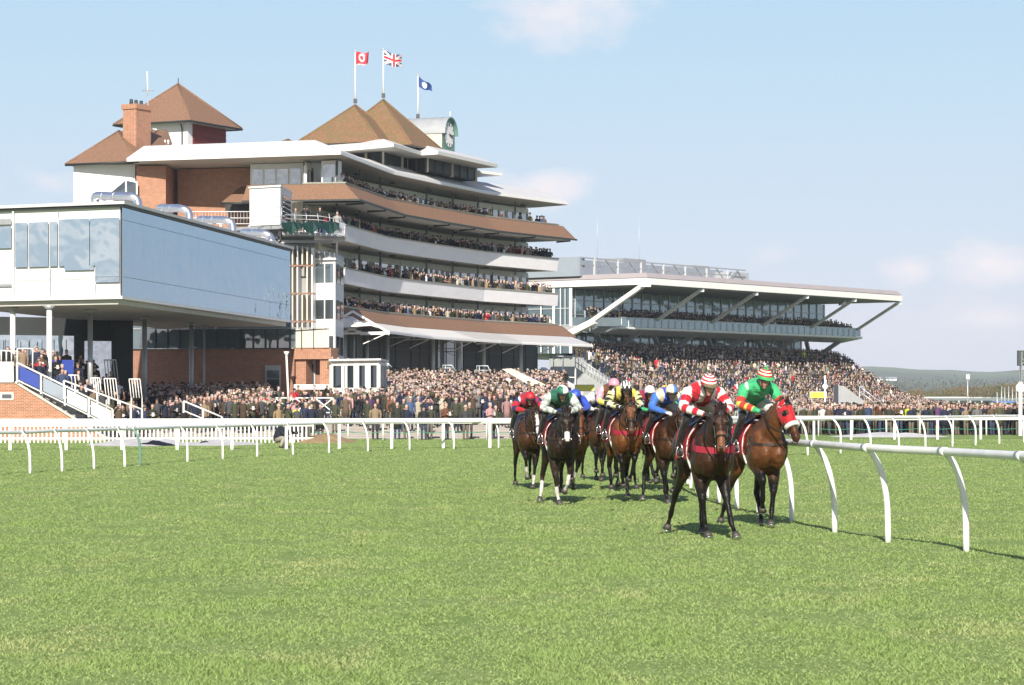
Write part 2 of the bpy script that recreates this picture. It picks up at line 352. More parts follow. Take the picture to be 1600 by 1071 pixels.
sp = [(x, y, w, min(h, 46)) for x, y, w, h in sp]
wood('hill_woodland', 'dark woodland covering the distant hills', sp, [(.05, .055, .035), (.06, .06, .035), (.075, .085, .04)], 160, 3)
# ---------------------------------------------------------------- running rails
def dens(pts, step):
    """points every step metres along a polyline"""
    pts = [Vector(p) for p in pts]; out = [pts[0].copy()]; acc = 0
    for a, b in zip(pts, pts[1:]):
        L_ = (b - a).length; d = step - acc
        while d <= L_: out.append(a + (b - a) * (d / L_)); d += step
        acc = (acc + L_) % step
    return out
def smooth(pts, k=6):
    pts = [Vector(p) for p in pts]; q = [pts[0] * 2 - pts[1]] + pts + [pts[-1] * 2 - pts[-2]]; out = []
    for i in range(1, len(q) - 2):
        for j in range(k):
            t = j / k; a, b, c, d = q[i - 1:i + 3]
            out.append(.5 * ((2 * b) + (c - a) * t + (2 * a - 5 * b + 4 * c - d) * t * t + (3 * b - a - 3 * c + d) * t ** 3))
    out.append(pts[-1]); return out
def neck_rail(bases, label, zr, off, rr, pr, wob=.012, odd=None):
    bases = [Vector((b[0], b[1], 0)) for b in bases]
    root = empty('running_rail', bases[0], label, 'rail', 'white running rails of the race track'); top = []
    for i, b in enumerate(bases):
        d = (bases[min(i + 1, len(bases) - 1)] - bases[max(i - 1, 0)]).normalized(); nl = Vector((-d.y, d.x, 0)); dz = random.uniform(-wob, wob); lean = nl * random.uniform(-.02, .05) + d * random.uniform(-.02, .02)
        t = b + nl * off + Vector((0, 0, zr + dz)); top.append(t)
        path = [b - Vector((0, 0, .05)), b + Vector((0, 0, zr * .35)) + lean * .4, b + Vector((0, 0, zr * .55)) + lean + nl * off * .05, b + Vector((0, 0, zr * .74)) + lean + nl * off * .24,
                b + Vector((0, 0, zr * .89)) + lean * .5 + nl * off * .56, t - nl * off * .02]
        m = MB(); m.tube(smooth(path, 3), pr, 'rail_white' if i != odd else 'clock_green', 10)
        m.build('post', root, label='dark green replacement post' if i == odd else None)
        if rr > .04:
            m = MB(); m.tube([t - d * .09, t + d * .09], rr * 1.12, 'rail_white', 12); m.build('bracket', root)
    m = MB(); m.tube(smooth(top, 8), rr, 'rail_white', 14); m.build('rail', root)
    return root
near = [(7.9, 15.2), (7.5, 18), (7.0, 20.8), (6.6, 23.6), (6.35, 26.3), (6.05, 29.0), (5.63, 31.72), (4.96, 33.76), (4.59, 36.4), (4.35, 39.8), (4.05, 42.05), (3.92, 44.6), (3.82, 47.2), (3.8, 49.8), (3.8, 52.6), (3.87, 55.4), (4.0, 58.2), (4.2, 61), (4.5, 64), (4.9, 67.2),
        (5.4, 70.6), (6.0, 74), (6.8, 77.6), (7.9, 81.3), (9.1, 85.4), (10.4, 90), (12.0, 93.5), (13.6, 97), (15.2, 100.5), (16.8, 104), (18.5, 107.5), (20.1, 111), (21.8, 114.5), (23.6, 118)]
neck_rail(near, 'white gooseneck rail curving past the leading horse on the right', 1.25, .30, .052, .041)
lx = [(-58, 746), (-5, 743), (47, 740), (97, 737), (147, 733), (195, 729.5), (219, 728), (293, 722), (348, 717.5), (402, 714), (458, 711), (514, 708.2), (575, 705.8), (640, 703.6), (709, 701.6), (779, 700), (850, 698.6), (925, 697.4), (1000, 696.4)]
neck_rail([G(*p) for p in lx], 'white gooseneck rail running in from the left edge to the horses', 1.09, .24, .05, .036, .02, odd=6)
def flat_rail(path, label, step, z0, z1, pw, every=None):
    pts = dens([Vector((p[0], p[1], 0)) for p in path], step); root = empty('outer_rail', pts[0], label, 'rail', 'flat topped outer rails')
    for b in pts: m = MB(); m.beam(b - Vector((0, 0, .05)), b + Vector((random.uniform(-.02, .02), 0, z1 - .03)), pw, pw, 'rail_white'); m.build('post', root)
    m = MB(); m.sweep(path, [(.05, z0), (.085, (z0 + z1) / 2), (.05, z1), (-.05, z1), (-.07, (z0 + z1) / 2), (-.05, z0)], 'rail_white'); m.build('rail', root); return root
flat_rail([(-26, 99), (-19, 100), (-9, 102), (-2.4, 104), (2.5, 107), (8, 117), (11.5, 124)], 'broad white flat rail crossing in front of the crowd on the left', 2.16, 1.0, 1.22, .11)
flat_rail([(13, 126), (17, 128.3), (23, 129.6), (34, 131)], 'broad white flat rail in front of the crowd on the right', 2.3, .98, 1.2, .11)
# rope fence at the lawn edge
def rope_fence(path, step, label):
    pts = dens(path, step); root = empty('rope_fence', pts[0], label, 'fence', 'white post and rope fences')
    for b in pts: m = MB(); m.tube([b, b + Vector((0, 0, 1.05))], .045, 'rail_white', 6); m.build('post', root)
    for z in (.42, .95):
        m = MB(); q = []
        for a, b in zip(pts, pts[1:]): q += [a + (b - a) * t + Vector((0, 0, z - .07 * math.sin(math.pi * t))) for t in (0, .25, .5, .75)]
        m.tube(q + [pts[-1] + Vector((0, 0, z))], .018, 'green_rope', 5); m.build('rope', root)
rope_fence([Vector((-9.8, 126, 0)), Vector((-3, 127.5, 0)), Vector((3, 129, 0))], 1.75, 'white posts with green rope where the lawn meets the crowd')
rope_fence([Vector((17, 142, 0)), Vector((34, 146, 0))], 2.0, 'white posts with green rope before the right hand crowd')
# picket fence, left
def picket(a, b, label):
    a, b = Vector(a), Vector(b); root = empty('picket_fence', a, label, 'fence'); n = int((b - a).length / .19); d = (b - a).normalized()
    m = MB()
    for i in range(n): p = a + d * (.19 * i); m.beam(p, p + Vector((0, 0, 1.0)), .07, .03, 'white_paint')
    m.build('pickets', root)
    for z in (.2, .8): m = MB(); m.beam(a + Vector((0, .04, z)), b + Vector((0, .04, z)), .03, .08, 'white_paint'); m.build('bar', root)
picket((-27, 118, 0), (-9.2, 118.8, 0), 'low white picket fence below the brick steps')
# cover sheets, bag, earth
def lump(name, c, rx, ry, h, m, label, cat, seed=0, n=26):
    b = MB(); vs = [Vector((c[0], c[1], h))]; K = 7
    for k in range(1, K + 1):
        for j in range(n):
            a = 2 * math.pi * j / n; r = k / K; e = 1 + .22 * noise.noise((math.cos(a) * 1.5 + seed, math.sin(a) * 1.5, seed))
            z = h * (1 - r ** 1.7) * (1 + .7 * noise.noise((math.cos(a) * r * 3 + seed, math.sin(a) * r * 3, 5 + seed))) if k < K else .003
            vs.append(Vector((c[0] + rx * r * e * math.cos(a), c[1] + ry * r * e * math.sin(a), max(z, .003))))
    fs = [(0, 1 + j, 1 + (j + 1) % n) for j in range(n)]
    for k in range(K - 1): fs += [(1 + k * n + j, 1 + (k + 1) * n + j, 1 + (k + 1) * n + (j + 1) % n, 1 + k * n + (j + 1) % n) for j in range(n)]
    b.faces(vs, fs, m, True); o = b.build(name, loc=c); tag(o, label, cat); return o
mat('sheet_white', (.62, .6, .58), .7, .25, 2); mat('earth', (.36, .24, .12), .95, .4, 4, bump=.6)
lump('ground_sheet', (-16.3, 113, 0), 2.3, 4.5, .24, 'sheet_white', 'crumpled white ground sheet on the grass by the picket fence', 'sheet', 1)
lump('ground_sheet', (-13.2, 114, 0), 2.0, 4, .18, 'sheet_white', 'flatter white ground sheet beside the crouching photographer', 'sheet', 2)
lump('ground_sheet', (20.5, 139, 0), 3.4, 2.0, .22, 'sheet_white', 'long white sheet lying before the right hand crowd', 'sheet', 7)
lump('holdall', (-15.3, 110, 0), .95, .5, .2, 'black', 'black holdall lying on the white sheet', 'bag', 3)
lump('holdall', (-13.4, 112.0, 0), .5, .3, .16, 'black', 'small black bag under the rail near the photographer', 'bag', 4)
lump('earth_pile', (-8.8, 120, 0), 1.5, 2.4, .36, 'earth', 'low pile of brown earth on the grass by the picket fence end', 'earth', 5)

# ---------------------------------------------------------------- terrace under the left crowd
ZT = [(126, 0.0), (131, .02), (150, .72), (205, 2.95), (260, 2.95)]
def zt(y):
    for (a, za), (b, zb) in zip(ZT, ZT[1:]):
        if y <= b: return za + (zb - za) * max(0, y - a) / (b - a)
    return 2.95
t = MB(); pr_ = []
yy = 131.0; prof = [(131, -.1), (131, .02)]
while yy < 205: prof += [(yy + 1.9, zt(yy) ), (yy + 1.9, zt(yy + 1.9))]; yy += 1.9
prof += [(262, prof[-1][1]), (262, -.1)]
A_ = [Vector((-60, y, z)) for y, z in prof]
def xr(y): return 3.0 + max(0, y - 131) * .02
B_ = [Vector((xr(y), y, z)) for y, z in prof]
n_ = len(prof); t.faces(A_ + B_, [(i, i + 1, n_ + i + 1, n_ + i) for i in range(n_ - 1)], 'step'); t.face(B_[::-1], 'step'); tag(t.build('terrace_steps'), kind='structure')
pv = MB(); pv.prism([(3.1, 150), (60, 150), (90, 300), (12, 300)], -.05, .012, 'tarmac'); tag(pv.build('paved_enclosure'), kind='structure')

# ---------------------------------------------------------------- main grandstand
PC = [(-12.8, 195), (-10.25, 209.4), (-6.8, 218.8), (-2.58, 229.4), (4.1, 240.5)]
# balcony line with a point per bay
BAY = []
for (a, b), k in zip(zip(PC, PC[1:]), (2, 1, 2, 2)):
    for i in range(k): BAY.append(Vector(a).lerp(Vector(b), i / k))
BAY.append(Vector(PC[-1]))
def ext(path, e0, e1):
    p = [Vector(a[:2]) for a in path]; p[0] = p[0] + (p[0] - p[1]).normalized() * e0; p[-1] = p[-1] + (p[-1] - p[-2]).normalized() * e1; return p
TURN = Vector((-.985, .17))          # the left end returns this way
GS = empty('main_grandstand', (-12.8, 195, 0), 'curved grandstand of white balconies and brown tiled roofs below a clock turret', 'grandstand')
def part(name, label=None): return MB(), name
# body walls behind the balconies
wl = offsets(BAY, [-3.2, -20]); front = [w[0] for w in wl]; back = [w[1] for w in wl]
b = MB(); b.prism([back[-1] + Vector((6, 0)), ] + [f for f in front[::-1]] + [Vector((-16.1, 206)), Vector((-29.5, 208)), Vector((-31, 222))], 0, 20.3, 'soffit_grey'); b.build('core_wall', GS)
# levels: (floor z, parapet top, slab bottom)
for z0, z1, top in ((17.3, 18.7, 18.7), (14.22, 15.5, 15.5), (10.95, 12.2, 12.2), (8.0, 9.3, 9.3)):
    path = [BAY[0] + TURN * 3.2] + BAY if z1 > 10 else BAY
    if z1 in (15.5, 12.2):
        m = MB(); m.sweep(ext(path, 0, .3), [(.02, z0), (.12, z1 - .14), (.0, z1 - .14), (-.15, z1 - .14), (-.15, z0)], 'parapet_white'); m.build('balcony_parapet', GS)
    m = MB(); m.sweep(ext(path, 0, .35), [(.18, z1 - .14), (.22, z1 - .04), (-.05, z1), (-.25, z1 - .04), (-.25, z1 - .14)], 'ledge'); m.build('ledge', GS)
    if z1 not in (15.5, 12.2):
        m = MB(); m.sweep(ext(path, 0, .3), [(.1, z0 + .1), (.1, z1 - .14), (-.15, z1 - .14), (-.15, z0 + .1)], 'parapet_white'); m.build('balcony_parapet', GS)
    m = MB(); m.sweep(BAY, [(-.15, z0), (-.15, z0 + .25), (-3.2, z0 + .25), (-3.2, z0)], 'soffit'); m.build('balcony_floor', GS)
# tiled skirts
sk = ext([BAY[0] + TURN * 7.6] + BAY, 0, 1.2)
m = MB(); m.sweep(sk, [(.12, 18.52), (1.55, 17.22), (1.55, 17.14), (.05, 17.9)], ['tile', 'gutter', 'soffit_grey', 'tile']); m.build('tiled_skirt_roof', GS)
m = MB(); m.sweep(sk, [(1.53, 17.24), (1.66, 17.24), (1.66, 17.1), (1.53, 17.1)], 'gutter'); m.build('gutter', GS)
m = MB(); m.sweep(BAY, [(1.5, 17.12), (1.5, 17.04), (-3.2, 17.04), (-3.2, 17.12)], 'soffit'); m.build('soffit', GS)
for i, p in enumerate(BAY):
    o3 = offsets(BAY, [1.6, .1])[i]; m = MB(); m.beam(V2(o3[0], 17.02), V2(o3[1], 16.95), .1, .14, 'gutter'); m.build('gutter_bracket', GS)
sk2 = ext(BAY, 1.5, .9)
m = MB(); m.sweep(sk2, [(.12, 9.12), (1.75, 8.05), (1.7, 7.95), (.05, 8.3)], ['tile', 'tile', 'soffit_grey', 'tile']); m.build('tiled_skirt_roof', GS)
# awning: white slats
aw = ext(BAY, 1.8, .1); O = offsets(aw, [1.72, 3.9])
m = MB(); m.sweep(aw, [(1.72, 8.02), (3.9, 7.28), (3.9, 7.2), (1.72, 7.94)], 'white_panel'); m.build('awning', GS)
mat('awning_stripe', (.45, .43, .45), .5)
m = MB()
for (a0, a1), (b0, b1) in list(zip(O, O[1:]))[3:]:
    n = int((b0 - a0).length / .55)
    for k in range(n):
        t0 = (k + .3) / n; t1 = (k + .52) / n
        q = [V2(a0.lerp(b0, t0), 8.035), V2(a0.lerp(b0, t1), 8.035), V2(a1.lerp(b1, t1), 7.295), V2(a1.lerp(b1, t0), 7.295)]; m.face(q, 'awning_stripe')
m.build('awning_stripes', GS)
for i, (a, c) in enumerate(O):
    p0, p1 = V2(a, 7.0), V2(c, 7.05); m = MB(); m.beam(p0, p1, .09, .1, 'white_paint'); m.beam(V2(c, 7.25), V2(c, 6.95), .1, .1, 'white_paint'); m.beam(V2(a.lerp(c, .1), 6.3), V2(a.lerp(c, .85), 7.0), .07, .07, 'white_paint'); m.build('awning_bracket', GS)
m = MB(); e0 = O[0]
m.sweep(aw, [(3.88, 7.2), (3.98, 7.2), (3.98, 7.05), (3.88, 7.05)], 'white_paint'); m.build('awning_gutter', GS)
# truss gable at the near end of the awning
m = MB(); q0 = V2(e0[1], 7.15); q1 = Vector((-13.1, 193.6, 7.05)); q2 = Vector((-12.0, 193, 8.75)); q1b = Vector((-15, 194, 7.05))
for a, c in ((q1b, q0), (q2, q0), (q2, q1b), (q1, (q2 + q0) / 2), ((q2 + q1b) / 2, (q1 + q0) / 2)): m.beam(a, c, .13, .16, 'white_paint')
m.build('truss', GS)
m = MB(); m.face([Vector((-12.9, 193.9, 8.9)), Vector((-15.2, 194.3, 8.9)), Vector((-15.2, 193.2, 7.4)), Vector((-10.4, 190.6, 7.6)), V2(O[0][0], 8.0)], 'white_panel'); m.build('end_flashing', GS)
# columns and glazed fronts of each level
colp = offsets(BAY, [-.55]); glz = offsets(BAY, [-3.1])
for (zf, zc, gm, kind) in ((17.55, 20.3, 'glass_mid', 0), (14.45, 17.04, 'glass_dark', 1), (11.2, 14.22, 'glass_mid', 0), (8.25, 10.95, 'glass_mid', 0)):
    for i in range(len(BAY) - 1):
        m = MB(); p = colp[i][0]; m.beam(V2(p, zf), V2(p, zc), .16, .16, 'dark_frame'); m.build('column', GS)
    for i in range(len(BAY) - 1):
        a, c = glz[i][0], glz[i + 1][0]; m = MB(); d = (c - a).normalized(); nn = Vector((d.y, -d.x)) * .06
        m.face([V2(a, zf), V2(c, zf), V2(c, zc - .35), V2(a, zc - .35)], gm)
        k = 5
        for j in range(k + 1):
            w = a.lerp(c, j / k) + nn; m.beam(V2(w, zf), V2(w, zc - .3), .12 if j % 2 else .22, .06, 'white_paint')
        m.beam(V2(a + nn, zc - .32), V2(c + nn, zc - .32), .06, .5, 'white_panel'); m.beam(V2(a + nn, zf + .95), V2(c + nn, zf + .95), .05, .07, 'white_paint')
        if (i * 3 + kind) % 4 == 1: m.face([V2(a.lerp(c, .5) + nn, zf), V2(a.lerp(c, .66) + nn, zf), V2(a.lerp(c, .66) + nn, zc - .7), V2(a.lerp(c, .5) + nn, zc - .7)], 'black')
        m.build('window', GS)
    lp = offsets(BAY, [-1.6])
    for i in range(len(BAY) - 1):
        c = lp[i][0].lerp(lp[i + 1][0], .5); m = MB(); m.box((c.x, c.y, zc - .05), (.5, .5, .1), 'dark_frame'); m.build('ceiling_light', GS)
# ground floor
gz = offsets(BAY, [-2.0])
for i in range(len(BAY) - 1):
    a, c = gz[i][0], gz[i + 1][0]; m = MB(); m.face([V2(a, 2.5), V2(c, 2.5), V2(c, 7.9), V2(a, 7.9)], ('black', 'glass_dark', 'black')[i % 3])  # black sheets put the shade of the dark interior into the colour
    for j in range(4): w = a.lerp(c, j / 3); m.beam(V2(w, 2.5), V2(w, 7.9), .08, .08, 'dark_frame')
    for z in (4.9, 6.4): m.beam(V2(a, z), V2(c, z), .08, .08, 'dark_frame')
    m.build('window', GS)
    m = MB(); p = BAY[i]; m.tube([V2(p, 2), V2(p, 7.95)], .22, 'lead_grey', 10); m.build('column', GS)
m = MB(); m.sweep(BAY, [(1.6, 7.96), (-2, 7.9), (-2, 8.0), (1.6, 8.02)], 'soffit_grey'); m.build('soffit', GS)
# main roof: eave band turning the corner
RP = [Vector((-29.6, 198.6)), Vector((-13.35, 193.2))] + [Vector(p) for p in PC[1:]]; RP = ext(RP, 0, 1.3)
m = MB(); m.sweep(RP, [(.55, 20.5), (.6, 20.8), (-2.3, 22.0), (-9, 22.2), (-9, 20.4), (-2.8, 20.4)], ['white_paint', 'roof_membrane', 'roof_membrane', 'soffit', 'soffit', 'soffit']); m.build('roof', GS)
m = MB(); m.sweep(RP, [(.57, 20.78), (.64, 20.78), (.64, 20.52), (.57, 20.52)], 'white_panel'); m.build('fascia', GS)
# end wall pieces (left return), px columns given at fixed depth
def quadwall(mb, px0, px1, y0, y1, Y0, Y1, t, m):
    a = P(px0, 600, Y0); c = P(px1, 600, Y1); z0 = EYE + (HZ - y1) * Y0 / F; z1 = EYE + (HZ - y0) * Y0 / F
    mb.wallbox(a, c, z0, z1, t, m)
m = MB(); m.wallbox(P(213, 0, 199.6), P(259, 0, 199.4), 9, 20.34, 1.5, 'brick'); m.wallbox(P(259, 0, 199.4), P(278, 0, 204.5), 9, 20.32, 1, 'brick'); m.wallbox(P(277.6, 0, 202.6), P(391, 0, 201.2), 9, 20.33, 1, 'brick'); m.build('brick_end_wall', GS)
m = MB(); a, c = P(391, 0, 198.6), P(497, 0, 197.2)
m.wallbox(a, c, 17.9, 20.36, 1, 'white_panel'); m.wallbox(a, c, 10, 17.9, .8, 'cream'); m.build('end_wall', GS)
m = MB(); d = (c - a)
for k in range(5):
    p = a.lerp(c, .03 + k * .186); q = a.lerp(c, .03 + k * .186 + .158); m.face([V2(p, 18.75) - Vector((0, .04, 0)), V2(q, 18.75) - Vector((0, .04, 0)), V2(q, 19.95) - Vector((0, .04, 0)), V2(p, 19.95) - Vector((0, .04, 0))], 'glass_mid')
m.build('window', GS)
m = MB(); a, c = P(502, 0, 195.6), P(527, 0, 195.2); m.wallbox(a, c, 17.9, 20.34, .9, 'white_paint')
m.face([V2(a.lerp(c, .1), 18.7) - Vector((0, .04, 0)), V2(a.lerp(c, .88), 18.7) - Vector((0, .04, 0)), V2(a.lerp(c, .88), 20.05) - Vector((0, .04, 0)), V2(a.lerp(c, .1), 20.05) - Vector((0, .04, 0))], 'glass_mid'); m.build('corner_bay', GS)
# upper storey with its own eaves
UP0 = [Vector((-17.6, 214.5)), Vector((-13, 212.2)), Vector((-9.95, 209.6)), Vector((-7.96, 216.6)), Vector((-6.5, 215.8)), Vector((-1.8, 227.2))]
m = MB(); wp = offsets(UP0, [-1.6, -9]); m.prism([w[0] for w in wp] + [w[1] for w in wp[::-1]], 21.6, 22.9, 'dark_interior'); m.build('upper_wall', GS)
for i in range(1, 5):
    a, c = wp[i][0], wp[i + 1][0]; m = MB(); k = max(2, int((c - a).length / 1.6)); d = (c - a).normalized(); nn = Vector((d.y, -d.x)) * .05
    for j in range(k + 1): m.beam(V2(a.lerp(c, j / k) + nn, 21.5), V2(a.lerp(c, j / k) + nn, 22.8), .14 if j % 3 else .3, .06, 'dark_frame' if j % 3 else 'cream')
    m.face([V2(a + nn * .6, 21.7), V2(c + nn * .6, 21.7), V2(c + nn * .6, 22.7), V2(a + nn * .6, 22.7)], 'black'); m.build('window', GS)
m = MB(); m.sweep(UP0, [(.55, 22.72), (.6, 23.0), (-1.2, 23.68), (-8, 23.75), (-8, 22.7), (-2.2, 22.7)], ['white_paint', 'roof_membrane', 'roof_membrane', 'soffit', 'soffit', 'soffit']); m.build('upper_roof', GS)
m = MB(); m.prism([Vector((-2.9, 229.5)), Vector((-.9, 232.2)), Vector((-7, 236)), Vector((-9, 231))], 22.45, 22.7, 'white_paint'); m.build('roof_end_slab', GS)
def pyramid(Nc, tx, ty, L1, L2, z, rise, m_, name, parent, over=0, inset=None):
    """square roof: near corner Nc, facade tangent (tx,ty), other side (-ty,tx)"""
    t = Vector((tx, ty)); s = Vector((-ty, tx)); c = [Vector(Nc), Vector(Nc) + t * L1, Vector(Nc) + t * L1 + s * L2, Vector(Nc) + s * L2]
    ap = (c[0] + c[2]) / 2; m = MB(); A = V2(ap, z + rise)
    for i in range(4):
        a, b2 = c[i], c[(i + 1) % 4]
        K = 6; rows = [[V2(a.lerp(b2, j / K), z).lerp(A, r / K) for j in range(K + 1)] for r in range(K)]
        m.face([V2(a, z), V2(b2, z), A], m_)
    m.face([V2(p, z - .03) for p in c[::-1]], 'soffit_grey'); o = m.build(name, parent)
    m2 = MB()
    for i in range(4): m2.tube([V2(c[i], z + .02), A], .09, m_, 6)
    m2.build('ridge_tile', o)
    return ap, A, c, o
tan_ = Vector((.35, .937)).normalized()
apA, AA, cA, oA = pyramid(P(593, 217, 212).xy, tan_.x, tan_.y, 7.9, 7.9, 23.5, 3.6, 'tile_mossy', 'pyramid_roof', GS)
apB, AB, cB, oB = pyramid(P(643, 226, 214).xy, tan_.x, tan_.y, 7.6, 8.4, 23.45, 4.35, 'tile_mossy', 'pyramid_roof', GS)
pyramid(P(462, 228, 206).xy, tan_.x, tan_.y, 2.6, 2.6, 22.5, .7, 'tile_mossy', 'pyramid_roof', GS)
pyramid((-6.0, 222.5), tan_.x, tan_.y, 6.0, 6.0, 23.0, 2.6, 'tile_mossy', 'pyramid_roof', GS)
# clock turret (axis along the facade normal)
nf = Vector((.937, -.35)).normalized(); tf = Vector((.35, .937)).normalized(); cc = Vector((-5.6, 224.0)); R_ = 1.55; zb = 25.3
ct = MB(); pl = [cc + nf * 0 - tf * (R_ - .08), cc + tf * (R_ - .08), cc - nf * 4.2 + tf * (R_ - .08), cc - nf * 4.2 - tf * (R_ - .08)]
ct.prism(pl, 22.5, zb, 'cream'); cto = ct.build('clock_turret', GS)
vb = MB(); K = 14
ring = lambda o, r: [V2(cc + nf * o + tf * (r * math.cos(math.pi * k / K)), zb + r * math.sin(math.pi * k / K)) for k in range(K + 1)]
r0, r1, r2, r3 = ring(-3.7, R_), ring(.35, R_), ring(.35, R_ - .1), ring(-3.7, R_ - .1)
vb.faces(r0 + r1, [(k, k + 1, K + 2 + k, K + 1 + k) for k in range(K)], 'lead_grey', True); vb.faces(r1 + r2, [(k, k + 1, K + 2 + k, K + 1 + k) for k in range(K)], 'clock_green'); vb.faces(r2 + r3, [(k, k + 1, K + 2 + k, K + 1 + k) for k in range(K)], 'clock_green', True)
for o_s in (-3.6, -2.8, -2.0, -1.2, -.4):
    ra, rb = ring(o_s, R_ + .03), ring(o_s + .07, R_ + .03); vb.faces(ra + rb, [(k, k + 1, K + 2 + k, K + 1 + k) for k in range(K)], 'lead_grey')
vb.build('barrel_roof', cto)
cf = MB(); d0 = ring(.06, R_ - .12); cf.face(d0 + [V2(cc + nf * .06 - tf * (R_ - .12), 22.6), V2(cc + nf * .06 + tf * (R_ - .12), 22.6)][::1], 'clock_green'); cf.build('clock_board', cto)
ck = MB(); zc_ = 25.3; disc = lambda o, r, n=32: [V2(cc + nf * o + tf * (r * math.cos(2 * math.pi * k / n)), zc_ + r * math.sin(2 * math.pi * k / n)) for k in range(n)]
ck.face(disc(.10, 1.17), 'clock_green'); ck.face(disc(.13, 1.08), 'white_paint')
def hand(mb, ang, r0, r1, w, o=.16):
    u = tf * math.sin(ang); a = cc + nf * o; p = V2(a + tf * (math.sin(ang) * r0), zc_ + math.cos(ang) * r0); q = V2(a + tf * (math.sin(ang) * r1), zc_ + math.cos(ang) * r1); mb.beam(p, q, w, .03, 'black', up=Vector((nf.x, nf.y, 0)))
for k in range(12): hand(ck, k * math.pi / 6, .86 if k % 3 else .74, 1.04, .05 if k % 3 else .09, .15)
ck.build('clock_face', cto)
hd = MB(); hand(hd, math.radians(100), -.15, .6, .13, .2); hand(hd, math.radians(108), -.2, .95, .08, .22); hd.build('clock_hands', cto)
fn = MB(); fn.tube([V2(cc + nf * .2, zb + R_ - .05), V2(cc + nf * .2, zb + R_ + .5)], .035, 'white_paint', 6); fn.build('finial', cto)
# tower on the left of the roof
tt = Vector((.46, .888)).normalized(); N1 = P(297, 188, 215); apT, AT, cT, oT = pyramid((N1.x, N1.y), tt.x, tt.y, 7.9, 7.9, N1.z, 3.7, 'tile', 'pyramid_roof', GS)
ss = Vector((-tt.y, tt.x)); n0 = Vector((N1.x, N1.y)) + tt * 1.1 + ss * 1.0
m = MB(); q = [n0, n0 + tt * 5.8, n0 + tt * 5.8 + ss * 5.8, n0 + ss * 5.8]; m.prism(q, 21, N1.z - .02, 'white_panel'); tw = m.build('roof_tower', GS)
m = MB(); nr = Vector((tt.y, -tt.x)) * .06
m.wallbox(n0 + tt * .7 + nr, n0 + tt * 5.7 + nr, 21.3, N1.z - .1, .04, 'red_louvre')
for k in range(9): m.beam(V2(n0 + tt * .7 + nr * 1.6, 21.6 + k * .42), V2(n0 + tt * 5.7 + nr * 1.6, 21.6 + k * .42), .06, .05, 'red_louvre')
m.beam(V2(n0 + tt * 2.6 + nr * 2.4, 21.5), V2(n0 + tt * 2.6 + nr * 2.4, 23.4), .12, .1, 'brick'); m.build('louvre', tw)
m = MB(); gp = [V2(p, N1.z - .05) for p in cT]; m.tube(gp, .09, 'gutter', 6, closed=True); m.tube([V2(n0 - ss * -.5 - tt * .3, N1.z - .15), V2(n0 + ss * .5 - tt * .12, N1.z - .5), V2(n0 + ss * .5 - tt * .12, 21.3)], .06, 'gutter', 6); m.build('gutter', tw)
m = MB(); m.tube([AT, AT + Vector((0, 0, .5))], .04, 'gutter', 6); m.build('finial', tw)
# lower hipped roof + white wall, far left
cr = P(215, 252, 198); cl = P(102, 257, 200.5); rd = P(186, 205, 203.5); rd2 = P(262, 203, 209); cr2 = P(272, 233, 206)
m = MB(); bk = Vector((cl.x + 1.5, 210, cl.z))
m.face([cl, cr, rd], 'tile'); m.face([cr, cr2, rd2, rd], 'tile'); m.face([bk, cl, rd], 'tile'); m.face([bk, rd, rd2, Vector((rd2.x, 212, cl.z))], 'tile'); m.face([cl + Vector((0, 0, -.02)), bk, cr2, cr], 'soffit_grey'); m.tube([cl, rd], .09, 'tile', 6); m.tube([cr, rd], .1, 'tile_mossy', 6); m.build('hipped_roof', GS)
m = MB(); m.tube([cl - Vector((0, 0, .06)), cr - Vector((0, 0, .06)), cr2 - Vector((0, 0, .06))], .1, 'gutter', 6); m.build('gutter', GS)
m = MB(); a = P(115, 0, 201); c = P(211, 0, 200); m.wallbox(a, c, 6, cr.z - .05, 9, 'white_panel'); m.build('white_end_wall', GS)
m = MB(); m.face([P(240, 202, 208.2), P(272, 230, 206.4), P(246, 230, 206.4), P(232, 214, 207)], 'tile'); m.face([P(238, 201, 208.6), P(244, 201, 208.4), P(274, 231, 206.2), P(270, 233, 206.2)], 'white_paint')
for px in (251, 258, 263): m.tube([P(px, 226, 206), P(px, 219, 206)], .08, 'white_paint', 6)
m.build('dormer', GS)
# chimney
ch = P(214, 225, 202.5); m = MB(); m.box((ch.x, ch.y, ch.z + .6), (1.3, 1.9, 4.6), 'brick', -.5); m.box((ch.x, ch.y, ch.z + 2.85), (1.5, 2.1, .4), 'brick', -.5); co_ = m.build('chimney', GS)
for k in (-.6, -.1, .45): m = MB(); m.tube([(ch.x + k * .6, ch.y + k, ch.z + 3), (ch.x + k * .6, ch.y + k, ch.z + 3.45)], [.16, .13], 'dark_frame', 8); m.build('chimney_pot', co_)
# small dark glazed dormer above the pavilion roof
m = MB(); a, c2, e = P(160, 311, 199.2), P(196, 281, 199.2), P(214, 285, 199.0); f2 = P(214, 311, 199.0)
m.face([a, f2, e, c2], 'glass_dark')
for p, q in ((a, c2), (c2, e), (P(197, 311, 199.1), P(197, 283, 199.1)), (e, f2)): m.beam(p, q, .12, .12, 'white_paint')
m.build('stair_window', GS)
m = MB(); 
# small tiled lean-to on the brick wall
m.face([P(345, 317, 198.6), P(391, 316, 198.2), P(391, 291, 200.6), P(376, 292, 200.9)], 'tile'); m.face([P(345, 317, 198.6), P(376, 292, 200.9), P(376, 317, 200.9)], 'tile'); m.tube([P(343, 318, 198.5), P(391, 318, 198.2)], .09, 'gutter', 6)
m.face([P(352, 332, 200.7), P(391, 332, 200.5), P(391, 319, 200.5), P(352, 319, 200.7)], 'black'); m.build('lean_to_roof', GS)

